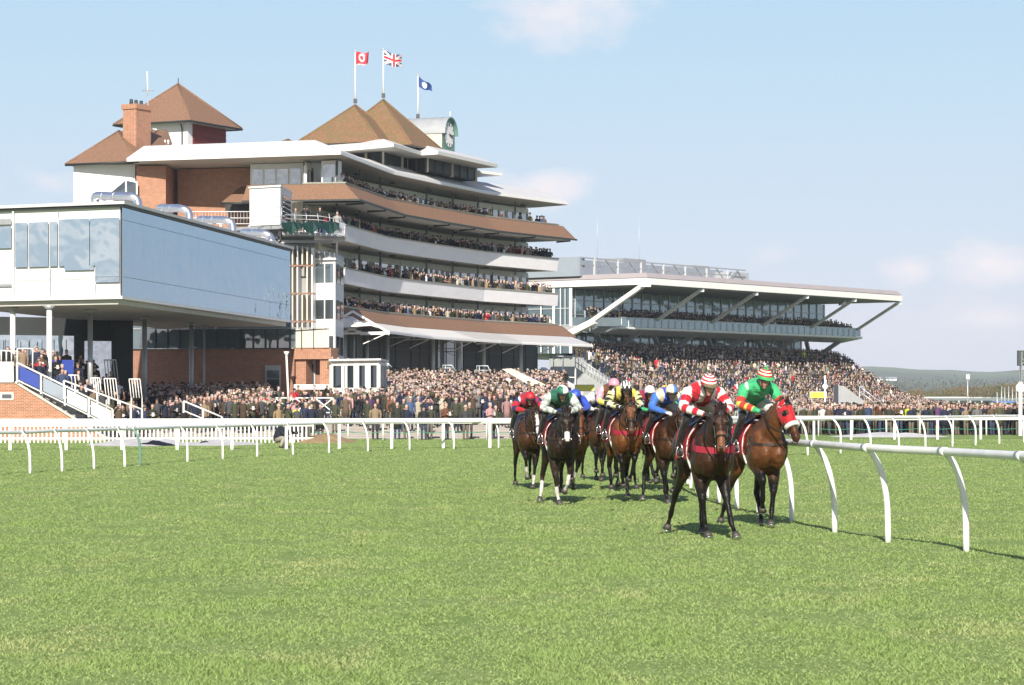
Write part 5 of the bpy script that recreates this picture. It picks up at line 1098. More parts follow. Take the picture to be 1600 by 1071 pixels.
    for k in range(60):
        t = k / 59; p = (crest[0].lerp(crest[1], t * 2) if t < .5 else crest[1].lerp(crest[2], t * 2 - 1)); up = nside.cross(nd); up = up if up.z > 0 else -up; hgt = .30 - .20 * t if t < .5 else .21 - .10 * t
        q = p + up * (hgt + .00) + nside * R2.uniform(-.015, .015); m.tube([q, q + up * .05 + nside * R2.uniform(.0, .05), q + nside * R2.uniform(.05, .1) - up * .06 - nd * .03], [.018, .014, .004], 'mane', 5)
    hn(m, 'mane'); m = MB()
    for k in range(8): q = HP(-.03, R2.uniform(-.03, .03), .08); m.tube([q, q + hd * .1 + hu * .02 + hs_ * R2.uniform(-.03, .03), q + hd * .17 + hu * .0], [.016, .012, .003], 'mane', 5)
    hn(m, 'forelock')
    m = MB()
    for k in range(14): w2 = R2.uniform(-.06, .06); m.tube([(-.88, w2 * .3, 1.36), (-1.0, w2, 1.3), (-1.12, w2 * 1.6, 1.08), (-1.2, w2 * 2, .82 + R2.uniform(-.08, .08))], [.03, .03, .024, .006], 'mane', 5)
    hn(m, 'tail')
    # tack
    m = MB(); sm_ = 'strap_black'
    def ring_head(t, w2, u0, u1, th, mm=sm_): m.tube([HP(t, w2 * math.cos(a), (u0 + u1) / 2 + (u1 - u0) / 2 * math.sin(a)) for a in (2 * math.pi * j / 16 for j in range(16))], th, mm, 6, closed=True)
    ring_head(.66, .070, -.10, .092, .010); ring_head(.10, .098, -.19, .115, .009)
    for s in (-1, 1): m.tube([HP(.0, s * .07, .02), HP(.22, s * .103, -.03), HP(.5, s * .083, -.04), HP(.82, s * .068, -.045)], .009, sm_, 6); m.tube([HP(.84, s * .072, -.02), HP(.88, s * .075, -.045), HP(.84, s * .072, -.07), HP(.8, s * .07, -.045)], .007, 'steel', 6, closed=True)
    br = hn(m, 'bridle')
    if fleece:
        m = MB(); m.tube([HP(.62, .082 * math.cos(a), -.01 + .10 * math.sin(a)) for a in (math.pi * (-.15 + 1.3 * j / 14) for j in range(15))], .036, 'fleece', 10); hn(m, 'noseband')
    hands = [Vector((.70, s * .09, 1.66)) for s in (-1, 1)]
    m = MB()
    for s, h in ((-1, hands[0]), (1, hands[1])): q0 = HP(.84, s * .075, -.045); mm_ = (q0 + h) / 2 + nside * s * .10 - Vector((0, 0, .04)); m.tube(smooth([q0, mm_, h], 4), .011, sm_, 6)
    m.tube([hands[0], Vector((.6, -.12, 1.5)), Vector((.55, 0, 1.62)), hands[1]], .01, sm_, 6); hn(m, 'reins')
    if girth:
        m = MB(); pts_ = []
        for k in range(21): a = math.radians(-100 + 10 * k); pts_.append(wrap((.45, 0, 1.20 + .10 * (1 - math.cos(a))), (math.cos(a), math.sin(a), 0), .012))
        for p, q in zip(pts_, pts_[1:]): m.beam(p, q, .016, .085 if gcol != 'leather' else .04, gcol, up=Vector((0, 0, 1)))
        hn(m, 'breast_girth')
        m = MB(); m.tube([wrap((.20, 0, 1.22), (0, math.cos(a), math.sin(a)), .006) for a in (2 * math.pi * j / 28 for j in range(28))], .018, 'strap_white' if not lod else 'leather', 6, closed=True); hn(m, 'girth')
    if cloth:
        m = MB(); nx, na_ = 8, 26; vs = []
        for i in range(nx + 1):
            x = -.45 + .72 * i / nx
            for j in range(na_ + 1):
                a = math.radians(-34 + 248 * j / na_); vs.append(wrap((x, 0, 1.24), (0, math.cos(a), math.sin(a)), .016 + .006 * math.sin(j * 1.3 + i)))
        i0 = len(m.v); m.v += [tuple(v) for v in vs]
        for i in range(nx):
            for j in range(na_): q = i * (na_ + 1) + j; m.f.append((q, q + 1, q + na_ + 2, q + na_ + 1)); m.m.append(m.mi('strap_white' if (2 <= i <= 4 and (j in (2, 23)) and (i + HORSE_N[0]) % 2) else 'cloth_red')); m.sm.append(True)
        hn(m, 'saddlecloth')
        m = MB(); m.faces([Vector((x, y, 1.60 + z)) for x, y, z in ((-.25, -.2, -.03), (-.25, 0, .09), (-.25, .2, -.03), (0, -.24, -.08), (0, 0, .01), (0, .24, -.08), (.22, -.22, -.07), (.22, 0, .07), (.22, .22, -.07))], [(0, 3, 4, 1), (1, 4, 5, 2), (3, 6, 7, 4), (4, 7, 8, 5)], 'leather', True); hn(m, 'saddle')
    for s in (-1, 1):
        m = MB(); f = Vector((.13, s * .345, 1.11)); m.tube([(.1, s * .25, 1.56), (.12, s * .335, 1.30)], .014, 'leather', 6); m.tube([Vector((.12, s * .335, 1.30)), f + Vector((0, .04, .1)), f + Vector((0, .05, .02)), f + Vector((0, .04, -.01)), f + Vector((0, -.04, -.01)), f + Vector((0, -.05, .02)), f + Vector((0, -.04, .1)), Vector((.12, s * .335, 1.30))], .009, 'steel', 6); hn(m, 'stirrup')
    if hood:
        b2 = Body(); g_ = .014
        b2.loft([HP(-.02, 0, -.02), HP(.12, 0, -.035), HP(.32, 0, -.035), HP(.50, 0, -.015), HP(.60, 0, -.01)], [(.075 + g_, .105 + g_), (.093 + g_, .135 + g_), (.088 + g_ + .006, .13 + g_), (.068 + g_ + .008, .10 + g_), (.066 + g_, .09 + g_)], side=hs_, tag_='hood', n=16)
        def hc(tg, t, co):
            v = Vector(co) - h0; a = v.dot(hd) / .6; l_ = v.dot(hs_); u_ = v.dot(hu); e = math.hypot((a - .30) * .6, u_ - .045)
            if abs(l_) > .05 and e < .05: return (.01, .01, .01)
            if abs(l_) > .03 and .055 < math.hypot((a - .0) * .6, u_ - .03) < .068: return (.75, .72, .6)
            return (.50, .012, .02)
        b2.build('hood', root, .016, hc, MATS['silks'], 2)
        for s in (-1, 1): m = MB(); c0 = HP(.31, s * .112, .045); m.ball(c0, (.022, .022, .03), 'goggle', 10, 7); hn(m, 'eye_cup')
    HORSE_N[0] += 1
    return root
def rider(hroot, label, torso, sleeve, cap, legs='breeches', rise=0.0, lean=0.0, turn=0, lod=0, skin=(.50, .27, .20), collar=(.01, .01, .01), glove=(.02, .02, .02), pom=None, peak='cap_dark', look=0, twist=0, face=True):
    """torso/sleeve: functions (t, pos) -> colour ; cap: function (lon, lat) -> material name"""
    root = empty('person', hroot.location, label, 'jockey', 'jockeys riding in the race', rz=hroot.rotation_euler.z); root.scale = hroot.scale; root.rotation_euler = hroot.rotation_euler
    r = math.radians; b = Body(); sh = Vector((0, 0, rise))
    hip = Vector((-.24, 0, 1.88)) + sh * .3; chest = Vector((.22, lean, 1.98)) + sh; neck = Vector((.40, lean, 2.01)) + sh * 1.2; hc = Vector((.54, lean + turn * .03, 2.055)) + sh * 1.5
    b.loft([hip - Vector((.08, 0, .03)), hip + Vector((.02, 0, .02)), hip.lerp(chest, .5) + Vector((0, 0, .05)), chest + Vector((0, 0, .0)), neck - Vector((.05, 0, .03))], [(.16, .14), (.185, .16), (.195, .16), (.215, .15), (.12, .10)], tag_='torso', n=16)
    b.loft([chest + Vector((.02, -.17, 0)), chest + Vector((.05, 0, .02)), chest + Vector((.02, .17, 0))], [.088, .09, .088], side=(1, 0, 0), tag_='torso')
    b.loft([neck - Vector((.06, 0, .03)), neck, hc - Vector((.04, 0, .05))], [.068, .06, .058], tag_='neck')
    # head
    cl, sl = math.cos(r(look)), math.sin(r(look)); hf = Vector((cl * .93, sl * .93, -.36)).normalized(); hsd = Vector((-sl, cl, 0)); hup = hsd.cross(hf) * -1
    if hup.z < 0: hup = -hup
    H = lambda f, s_, u: hc + hf * f + hsd * s_ + hup * u
    b.loft([H(-.02, 0, .11), H(0, 0, .04), H(.012, 0, -.03), H(.03, 0, -.09), H(.045, 0, -.125)], [(.06, .07), (.079, .096), (.074, .09), (.056, .068), (.03, .034)], side=hsd, tag_='head', n=16)
    b.loft([H(.088, 0, .02), H(.112, 0, -.03), H(.095, 0, -.042)], [.012, .018, .016], side=hsd, tag_='head', n=8)
    b.loft([H(.082, -.022, -.075), H(.09, 0, -.077), H(.082, .022, -.075)], [.009, .012, .009], side=hup, tag_='mouth', n=8)
    for s in (-1, 1): b.loft([H(.0, s * .078, .0), H(-.008, s * .085, -.03)], [.02, .014], side=hf, tag_='head', n=8); b.ball(H(.07, s * .03, .015), .016, 'head')
    # arms and legs
    hands = [Vector((.70, s * .09, 1.67)) for s in (-1, 1)]
    for s, ha in ((-1, hands[0]), (1, hands[1])):
        sp_ = chest + Vector((.0, s * .215, -.01)); el = sp_.lerp(ha, .5) + Vector((-.12, s * .17, -.05)); fw = (ha - el).normalized(); wr = ha - fw * .07
        b.loft([sp_, sp_.lerp(el, .5), el, el.lerp(wr, .5), wr], [(.085, .09), (.078, .082), (.064, .066), (.055, .058), (.036, .038)], tag_='arm' + ('R' if s < 0 else 'L'), n=12)
        b.loft([wr, ha], [(.030, .02), (.038, .022)], tag_='hand', n=10)
        dn = Vector((0, 0, -1)); ins = Vector((0, -s, 0))
        for k in range(4): f0 = ha + fw * .02 + dn * (.026 - k * .018) * -1 + ins * .0; ll = (.036, .042, .04, .032)[k]; b.loft([f0, f0 + fw * ll * .7 + ins * .012, f0 + fw * ll * .5 + ins * .036, f0 + ins * .038 - fw * .005], [.0095, .0095, .009, .008], tag_='hand', n=6, k=2)
        t0 = wr + fw * .03 + Vector((0, 0, .02)); b.loft([t0, t0 + Vector((0, -s * .022, .012)) + fw * .02, t0 + Vector((0, -s * .032, .006)) + fw * .045], [.0115, .0105, .009], tag_='hand', n=6, k=2)
        kn = Vector((.32, s * .30, 1.60)); ft = Vector((-.02, s * .345, 1.24)); toe = Vector((.22, s * .355, 1.14)); hp = hip + Vector((0, s * .09, -.03))
        b.loft([hp, hp.lerp(kn, .5) + Vector((0, 0, .03)), kn], [(.105, .115), (.085, .095), (.058, .062)], tag_='thigh', n=12)
        b.loft([kn, kn.lerp(ft, .35) - Vector((.02, 0, 0)), ft], [(.056, .058), (.055, .06), (.038, .042)], tag_='boot', n=12)
        b.loft([ft - Vector((.03, 0, .02)), ft + Vector((.06, 0, -.05)), toe], [(.034, .036), (.036, .036), (.032, .022)], tag_='boot', n=10)
    def colour(tg, t, co):
        if tg == 'torso':
            if t < .16: return legs_col
            return torso(t, co)
        if tg.startswith('arm'): return sleeve(t, co)
        if tg == 'hand': return glove
        if tg == 'thigh': return legs_col if t < .80 else (.012, .012, .013)
        if tg == 'boot': return (.012, .012, .013)
        if tg == 'neck': return collar
        if tg == 'mouth': return (.28, .06, .05)
        return skin
    legs_col = (.70, .67, .66) if legs == 'breeches' else legs
    b.build('body', root, .0135 if lod == 0 else .02, colour, MATS['silks'], 2)
    # cap over the helmet
    m = MB(); nu, nv = 24, 9; R0 = (.128, .112, .122); C0 = H(-.005, 0, .035)
    def cp(lon, lat): x, y, z = math.cos(lat) * math.cos(lon) * R0[0], math.cos(lat) * math.sin(lon) * R0[1], math.sin(lat) * R0[2]; return C0 + hf * x + hsd * y + hup * z
    lat0 = r(-14); lats = [lat0 + (math.pi / 2 - lat0) * j / nv for j in range(nv + 1)]
    vs = [cp(2 * math.pi * i / nu, la) for la in lats[:-1] for i in range(nu)] + [cp(0, math.pi / 2)]
    i0 = len(m.v); m.v += [tuple(v) for v in vs]
    for j in range(nv):
        for i in range(nu):
            mm = cap(2 * math.pi * (i + .5) / nu, (lats[j] + lats[j + 1]) / 2); q = (j * nu + i, j * nu + (i + 1) % nu, (j + 1) * nu + (i + 1) % nu, (j + 1) * nu + i) if j < nv - 1 else (j * nu + i, j * nu + (i + 1) % nu, nu * nv)
            m.f.append(q); m.m.append(m.mi(mm)); m.sm.append(True)
    capo = m.build('cap', root)
    m = MB(); pk = []
    for k in range(9): a = r(-52 + 13 * k); base_ = cp(a, r(2)); tip = base_ + (hf * math.cos(a) + hsd * math.sin(a) * .6) * (.05 * math.cos(a) + .008) - hup * .012; pk.append((base_, tip))
    for (a1, t1), (a2, t2) in zip(pk, pk[1:]): dn = hup * .008; m.hexa([a1 - dn, a2 - dn, t2 - dn, t1 - dn, a1 + dn, a2 + dn, t2 + dn, t1 + dn], peak)
    m.build('peak', capo)
    if pom: m = MB(); m.ball(cp(0, math.pi / 2) + hup * .02, .022, pom, 10, 7); m.build('pompom', capo)
    m = MB(); gp = [H(.092 * math.cos(a), .088 * math.sin(a), .012) for a in (r(-90 + 15 * k) for k in range(13))]
    for p, q in zip(gp, gp[1:]): m.beam(p, q, .022, .052, 'goggle', up=hup)
    m.build('goggles', root)
    m = MB(); m.tube([H(.045, -.083, 0), H(.06, -.05, -.09), H(.05, 0, -.135), H(.06, .05, -.09), H(.045, .083, 0)], .008, 'strap_black', 6); m.build('chin_strap', root)
    return root
def whip(hroot, p, q, label):
    root = empty('riding_whip', hroot.location, label, 'whip', rz=hroot.rotation_euler.z); root.rotation_euler = hroot.rotation_euler; m = MB(); p, q = Vector(p), Vector(q); m.tube([p, p.lerp(q, .25)], .014, 'strap_black', 6); m.build('handle', root); m = MB(); m.tube([p.lerp(q, .25), p.lerp(q, .85)], [.009, .008], 'strap_black', 6); m.build('shaft', root); m = MB(); m.beam(p.lerp(q, .85), q, .03, .01, 'leather'); m.build('flap', root); return root
for n_, c_ in dict(cap_red=(.50, .02, .03), cap_white=(.78, .76, .74), cap_green=(.02, .16, .09), cap_bright=(.06, .42, .14), cap_yellow=(.75, .52, .06), cap_cream=(.75, .66, .45), cap_navy=(.01, .02, .10), cap_blue=(.04, .09, .50), cap_skyblue=(.10, .22, .55), cap_pink=(.75, .30, .38), cap_dark=(.02, .02, .02), cap_olive=(.16, .14, .08)).items(): mat(n_, c_, .5, .08, 8)
WH = (.74, .72, .70); RD = (.50, .015, .03); GN = (.02, .17, .10); BG = (.05, .42, .17); YL = (.72, .60, .10); NV = (.015, .025, .10); BL = (.03, .08, .50); BK = (.012, .012, .012); MR = (.30, .03, .07); CR = (.70, .62, .42); PK = (.72, .35, .42); BRN = (.16, .06, .03)
band = lambda a, b2, k, ph=0: (lambda t, co: a if int(t * k + ph) % 2 == 0 else b2)
solid = lambda a: (lambda t, co: a)
DB = (.060, .026, .012); BAY_ = (.150, .055, .019); BLK = (.026, .015, .010); LB = (.11, .045, .018)
# lead pair
h = horse((2.62, 35.25, 0), 9, ('land+', 'stance', 'mid', 'back+'), (.045, .019, .010), 'nearly black racehorse with bay muzzle, ridden in red and white hoops', neck=(35, -3), head=(64, -9), muzzle=(.16, .065, .03), gcol='girth_red')
def t10(t, co): return WH if (abs(abs(co[1]) - .085) < .03 and t > .45) or .20 < t < .26 else RD
rider(h, 'jockey in red and white hooped cap and sleeves on the nearest dark horse', t10, band(RD, WH, 7, 1), lambda lo, la: 'cap_white' if int((la + .3) * 5.6) % 2 else 'cap_red', peak='cap_olive', glove=(.02, .02, .02), rise=.02, lean=-.04, look=6, skin=(.55, .30, .23), )
whip(h, (.66, -.10, 1.72), (.30, -.52, 1.12), 'black riding whip held along the shoulder of the nearest dark horse')
h = horse((3.64, 38.1, 0), 11, ('stance', 'lift', 'under', 'back+'), (.118, .045, .017), 'bay racehorse in red hood and white fleece noseband beside the rail', neck=(40, 9), head=(60, 12), hood=True, fleece=True, girth=True, pitch=2)
def t11(t, co): return BG if t > .2 else WH
def s11(t, co): return BG if t < .28 or t > .84 else (YL if int((t - .28) * 15) % 3 == 2 else (.50, .04, .03))
rider(h, 'jockey in bright green silks with red and yellow hooped sleeves and cap', t11, s11, lambda lo, la: 'cap_bright' if la < .08 or la > 1.15 else ('cap_cream' if int((la - .08) * 4.7) % 2 else 'cap_red'), peak='cap_bright', rise=.085, lean=-.02, look=16, skin=(.52, .28, .22), pom='cap_bright')
# second rank
h = horse((.84, 46.8, 0), 7, ('lift', 'stance', 'fold', 'mid+'), BLK, 'black brown racehorse with white snip and white socks, second from the left', socks={'0': .55, '1': .35, '3': .5}, blaze=(.66, .98, .045), neck=(30, -2), head=(60, -4), points=(.03, .018, .012), pitch=-1)
rider(h, 'jockey in dark green silks with chequered white sleeves and green and white cap', solid((.02, .13, .075)), lambda t, co: WH if (int(t * 8) + int(math.atan2(co[2] - 1.8, co[1]) * 2)) % 2 else (.30, .36, .30), lambda lo, la: 'cap_white' if math.sin(lo) * math.cos(lo) > 0 or la > 1.2 else 'cap_green', rise=-.02)
h = horse((2.05, 47.6, 0), 6, ('fold', 'lift', 'under', 'fold'), BAY_, 'bright bay racehorse with red breast girth in the middle of the field', neck=(36, -2), head=(66, -2), muzzle=(.05, .03, .02), scale=1.0, gcol='girth_red', lift=.06, pitch=2)
rider(h, 'jockey in pale yellow silks checked with black and a black and white striped cap', lambda t, co: YL if (int(co[1] * 14 + 40) + int(t * 9)) % 2 else BK, lambda t, co: ((.72, .68, .30), BK, WH)[(int(t * 8) + int(co[2] * 11)) % 3], lambda lo, la: 'cap_dark' if int((math.sin(lo) * math.cos(la) + 1) * 4.5) % 2 else 'cap_white', rise=-.02)
h = horse((2.80, 47.4, 0), 11, ('lift', 'stance', 'under', 'mid+'), DB, 'dark bay racehorse with tan muzzle, just behind and left of the nearest pair', neck=(32, 0), head=(62, -2), muzzle=(.20, .08, .03), pitch=-2)
rider(h, 'jockey in blue and cream silks with a blue and cream quartered cap', lambda t, co: CR if abs(co[1]) > .09 and t > .4 else BL, lambda t, co: (.05, .16, .52), lambda lo, la: 'cap_skyblue' if (math.sin(lo) > .25 and math.cos(lo) > -.2) else 'cap_cream', glove=(.7, .66, .64), look=-6, collar=(.3, .03, .03))
# rear rank
h = horse((.32, 55.2, 0), 7, ('stance', 'lift', 'fold', 'back'), DB, 'brown racehorse with broad white blaze at the far left of the field', blaze=(.12, .98, .032), socks={'1': .3, '0': .25}, neck=(30, 3), head=(64, 0), cloth=False, lod=1)
rider(h, 'jockey in red and navy silks and red cap with navy pompom at the far left', lambda t, co: MR if co[1] > -.02 else (.35, .02, .04), lambda t, co: RD if .15 < t < .4 or t > .6 else NV, lambda lo, la: 'cap_red', pom='cap_navy', legs=WH, lod=1, rise=-.08)
h = horse((1.22, 54.2, 0), 10, ('back', 'lift', 'under', 'mid'), BAY_, 'bay racehorse with white hind sock, mostly hidden behind the second from the left', socks={'0': .4, '2': .5}, neck=(26, -4), head=(60, 0), lod=1)
rider(h, 'jockey in royal blue silks and cap behind the dark green rider', solid(BL), solid(BL), lambda lo, la: 'cap_blue', lod=1, lean=.02, rise=-.05)
h = horse((1.96, 60.5, 0), 8, ('stance', 'lift', 'mid', 'back'), DB, 'dark racehorse farthest back in the field, left of the pink capped rider', neck=(30, 0), head=(62, 0), lod=1)
rider(h, 'jockey in blue silks with white sleeves and a white cap spotted with navy', lambda t, co: BL if co[1] > -.06 else WH, solid(WH), lambda lo, la: 'cap_navy' if (int(lo * 3.2) + int(la * 4)) % 2 else 'cap_white', lod=1, rise=-.02)
h = horse((2.12, 53.4, 0), 9, ('fold', 'lift', 'under', 'fold'), LB, 'light brown racehorse with white girth, partly hidden by the middle bay', neck=(30, -6), head=(60, 0), lod=1, lift=.1)
rider(h, 'jockey in brown silks with pink sleeves and pink cap', solid(BRN), lambda t, co: PK if t < .4 else (.72, .6, .12), lambda lo, la: 'cap_pink', lod=1, lean=-.10, rise=.03)
h = horse((2.85, 54.0, 0), 9, ('fold', 'reach', 'fold', 'mid'), BAY_, 'bay racehorse between the middle bay and the dark bay, behind both', neck=(28, 0), head=(62, 0), lod=1)
rider(h, 'jockey in maroon silks with green and blue sleeves and a pinkish white cap', lambda t, co: MR, lambda t, co: BG if co[1] < 0 else MR, lambda lo, la: 'cap_white', lod=1, lean=-.06)
h = horse((3.35, 58.0, 0), 9, ('reach', 'back', 'under', 'mid'), LB, 'brown racehorse at the back beside the rail behind the blue and cream rider', neck=(30, 0), head=(62, 0), lod=1)
rider(h, 'jockey in green silks and yellow cap with red band, rearmost by the rail', lambda t, co: BG, lambda t, co: BG if t < .5 else YL, lambda lo, la: 'cap_red' if abs(math.sin(lo)) < .35 else 'cap_yellow', lod=1, rise=.02)
# turf thrown up by the hooves
m = MB(); R3 = random.Random(5); mat('clod', (.09, .075, .035), .95)
for k in range(70):
    x, y_ = R3.choice([(2.3, 36.6), (3.2, 39), (2.7, 48.5), (1.9, 48.8), (.7, 48), (2.2, 55)]); x += R3.gauss(0, .45); y_ += R3.gauss(0, .7); r_ = R3.uniform(.008, .03); z = abs(R3.gauss(0, .16)) if k % 3 else r_ * .5; m.ball((x, y_, z + .01), (r_, r_ * .8, r_ * .6), 'clod', 6, 4)
tag(m.build('turf_clods'), 'small dark clods of turf kicked up around the hooves', 'turf', kind='stuff')
# ---------------------------------------------------------------- spectators
mat('coat', None, .85, .2, 7, objcol=True, bump=.3, bscale=18); mat('skin', (.52, .31, .25), .55); mat('crowd', None, .85, attr='tint', spec=.2)
HAIRS = {'brown hair': (.05, .028, .015), 'grey hair': (.35, .33, .31), 'fair hair': (.22, .15, .08), 'flat cap': (.10, .085, .06), 'dark hat': (.02, .02, .022), 'pale hat': (.45, .38, .28)}
TROU = [(.02, .022, .03), (.06, .055, .05), (.13, .11, .08), (.03, .045, .09)]
for k_, c_ in HAIRS.items(): mat('head_' + k_.replace(' ', '_'), c_, .8)
for i_, c_ in enumerate(TROU): mat('trousers_%d' % i_, c_, .85, .15, 6)
mat('shoe', (.02, .015, .012), .5); mat('shirt', (.62, .6, .6), .7)
def person_mb(pose, hair, tr, n=10, coatm='coat', skinm='skin', hairm=None, trm=None, h=1.0, crouch=False):
    m = MB(); hairm = hairm or 'head_' + hair.replace(' ', '_'); trm = trm or 'trousers_%d' % tr; lp = pose != 'short'
    def lf_(rings, mm):   # rings (x,y,z,rx,ry)
        vs = [Vector((x + rx * math.cos(a), y + ry * math.sin(a), z)) for x, y, z, rx, ry in rings for a in (2 * math.pi * j / n for j in range(n))]
        fs = [(i * n + j, i * n + (j + 1) % n, (i + 1) * n + (j + 1) % n, (i + 1) * n + j) for i in range(len(rings) - 1) for j in range(n)] + [tuple(range(n))[::-1], tuple(range((len(rings) - 1) * n, len(rings) * n))]
        m.faces(vs, fs, mm, True)
    st = .10 if pose == 'stride' else 0
    for s in (-1, 1):
        lf_([(s * .10, -.04 + s * st * 1.6, 0, .05, .12), (s * .10, -.02 + s * st * 1.6, .07, .05, .07), (s * .10, s * st * .9, .45, .062, .07), (s * .09, 0, .9, .09, .10)], trm)
    lo = .52 if pose == 'long' else .78
    lf_([(0, 0, lo, .20, .15), (0, 0, .95, .185, .14), (0, 0, 1.12, .175, .13), (0, 0, 1.32, .205, .13), (0, 0, 1.43, .19, .11), (0, 0, 1.49, .08, .075)], coatm)
    lf_([(0, -.005, 1.46, .055, .055), (0, -.01, 1.56, .055, .06)], skinm)
    lf_([(0, -.035, 1.53, .04, .045), (0, -.02, 1.57, .066, .08), (0, -.012, 1.64, .076, .094), (0, -.005, 1.70, .07, .09), (0, 0, 1.745, .035, .05)], skinm)
    if n > 6: lf_([(0, -.115, 1.60, .014, .014), (0, -.105, 1.65, .008, .008)], skinm)
    if 'hat' in hair: lf_([(0, -.01, 1.675, .14, .155), (0, -.01, 1.69, .14, .155), (0, 0, 1.695, .088, .105), (0, 0, 1.79, .075, .09), (0, 0, 1.80, .03, .04)], hairm)
    elif 'cap' in hair: lf_([(0, -.06, 1.68, .085, .11), (0, -.045, 1.70, .10, .13), (0, 0, 1.745, .09, .11), (0, .02, 1.77, .03, .04)], hairm)
    else: lf_([(0, .03, 1.57, .07, .07), (0, .025, 1.66, .083, .085), (0, .012, 1.72, .08, .098), (0, .01, 1.765, .045, .06)], hairm)
    for s in (-1, 1):
        S = Vector((s * .21, 0, 1.41))
        if pose == 'glasses': E = Vector((s * .30, -.16, 1.30)); H_ = Vector((s * .07, -.20, 1.62))
        elif pose == 'card': E = Vector((s * .27, -.02, 1.13)); H_ = Vector((s * .08, -.28, 1.2))
        elif pose == 'wave' and s > 0: E = Vector((s * .34, -.05, 1.55)); H_ = Vector((s * .3, -.08, 1.85))
        else: E = Vector((s * .27, .03, 1.13)); H_ = Vector((s * .25, -.06 - s * st, .86))
        m.tube([S, S.lerp(E, .5) + Vector((s * .01, 0, 0)), E, E.lerp(H_, .8)], [.065, .06, .052, .042], coatm, max(5, n - 3)); m.tube([E.lerp(H_, .78), H_], [.035, .03], skinm, 5)
    if pose == 'glasses' and n > 6: m.box((0, -.19, 1.64), (.13, .1, .045), 'black')
    if pose == 'card' and n > 6: m.box((0, -.30, 1.22), (.13, .01, .19), 'shirt')
    m.v = [(x * h, y * h, z * h) for x, y, z in m.v]
    return m
POSES = {'plain': 'standing', 'long': 'standing', 'glasses': 'with binoculars', 'card': 'reading', 'stride': 'walking', 'wave': 'waving'}
meshes = {}
COATS = {'brown': (.085, .055, .032), 'tan': (.20, .145, .09), 'olive': (.075, .075, .038), 'dark olive': (.04, .045, .026), 'navy': (.015, .022, .055), 'black': (.015, .015, .017), 'charcoal': (.05, .05, .055), 'grey': (.18, .18, .18), 'cream': (.50, .44, .34), 'white': (.62, .60, .58), 'rust': (.16, .065, .035), 'red': (.32, .02, .03), 'blue': (.05, .08, .17), 'camel': (.26, .18, .10), 'purple': (.12, .05, .14), 'pink': (.5, .28, .28)}
CW = [.12, .07, .11, .12, .13, .17, .09, .05, .03, .03, .02, .015, .02, .02, .005, .015]; CN = list(COATS); CW = [w / sum(CW) for w in CW]
# ---- places: (x, y, z, facing angle, zone)
PL = []
stepx0, stepx1 = P(24, 0, 125).x, P(166, 0, 125).x
def steps_z(x): return 2.95 if x < stepx0 else max(0, 2.95 * (1 - (x - stepx0) / (stepx1 - stepx0)))
R = random.Random(11)
def pxof(x, y): return 800 + F * x / y
def add(x, y, z, zone, rz=None): PL.append((x, y, z, R.gauss(.25, .4) if rz is None else rz, zone))
# terrace, left and centre
y = 132.5
while y < 203:
    x = -34 + R.random() * .6
    while x < xr(y) - .3:
        px = pxof(x, y); ok = True; zone = 'left' if px < 425 else 'centre'
        if x < stepx1 + .5 and y < 150: ok = False
        if 195 < px < 520 and y > 167.5: ok = False
        if px <= 205 and y > 151: ok = False
        if 508 < px < 612 and 157 < y < 172: ok = False
        if px >= 425 and px < 515 and 139.5 < y < 143: ok = False
        if 425 < px < 515 and (y > 160 or (y > 143 and R.random() < .8)): ok = False
        if 420 < px < 520 and y < 140 and R.random() < .45: ok = False
        if px >= 515 and y > 191: ok = y < 199 and R.random() < .7
        if y < 137: ok = False
        if 515 < px and y < 150 and R.random() < (.85 if y < 144 else .5): ok = False
        if px < 425 and y < 141 and R.random() < .35: ok = False
        if 775 < px < 858 and 168 < y < 180: ok = False
        if ok and R.random() < .93: add(x + R.uniform(-.18, .18), y + R.uniform(-.3, .3), zt(y) if y < 131 else (int((y - 131) / 1.9) + 1) * 0 + zt(131 + 1.9 * (int((y - 131) / 1.9) + 1)), zone)
        x += .66
    y += .95
# people on the left steps and landing
for _ in range(150):
    x = R.uniform(-33, stepx1 + .4); y = R.uniform(126.2, 144); add(x, y, steps_z(math.floor((x - stepx0) / .32 + .5) * .32 + stepx0 + .16 if x > stepx0 else x), 'steps')
# loose line on the grass before the crowd
for px in [588, 622, 633, 664, 672, 700, 731, 737, 768, 775, 803, 812, 842, 850] + [438, 449, 462, 474, 487, 500, 224, 240]: yy_ = R.uniform(127.5, 131); add(((px + R.uniform(-4, 4)) - 800) * yy_ / F, yy_, .03, 'front')
# right enclosure rail crowd
y = 147
while y < 172:
    x = 3.4 if y > 150 else 17.5
    while x < 37:
        if R.random() < (.95 if y < 158 else .6) and (x > 17 or y > 151): add(x + R.uniform(-.2, .2), y + R.uniform(-.3, .3), .02, 'right')
        x += .62
    y += 1.05
while y < 292:
    x = 4 + (y - 170) * .06
    xm = 42 if y < 200 else 60
    while x < xm:
        q = (x - 15.9) * .8 - (y - 300) * .6      # distance in front of the far stand
        if R.random() < (.55 if q > 8 else 0): add(x + R.uniform(-.3, .3), y + R.uniform(-.4, .4), .02, 'far')
        x += 1.1
    y += 2.2
# far stand terrace, deck, concourse
d = 13.3
while d > -8:
    u = 1.5
    while u < 65.5:
        gang = any(abs(u - g0) < .45 for g0 in (12, 24, 36, 48, 58)) and d < 11
        if R.random() < (.90 if not gang else .1): p = Q(u + R.uniform(-.15, .15), d + R.uniform(-.15, .15), zfs(d)); add(p.x, p.y, p.z, 'far', .64 + R.gauss(0, .3))
        u += .60
    d -= .72
for d, zz in ((7.4, 11.02), (8.1, 11.02), (8.9, 11.3), (9.7, 11.6)):
    u = 1.5 if d > 9 else 5
    while u < 61.5:
        if R.random() < .85: p = Q(u + R.uniform(-.15, .15), d, zz); add(p.x, p.y, p.z, 'deck', .64 + R.gauss(0, .3))
        u += .58
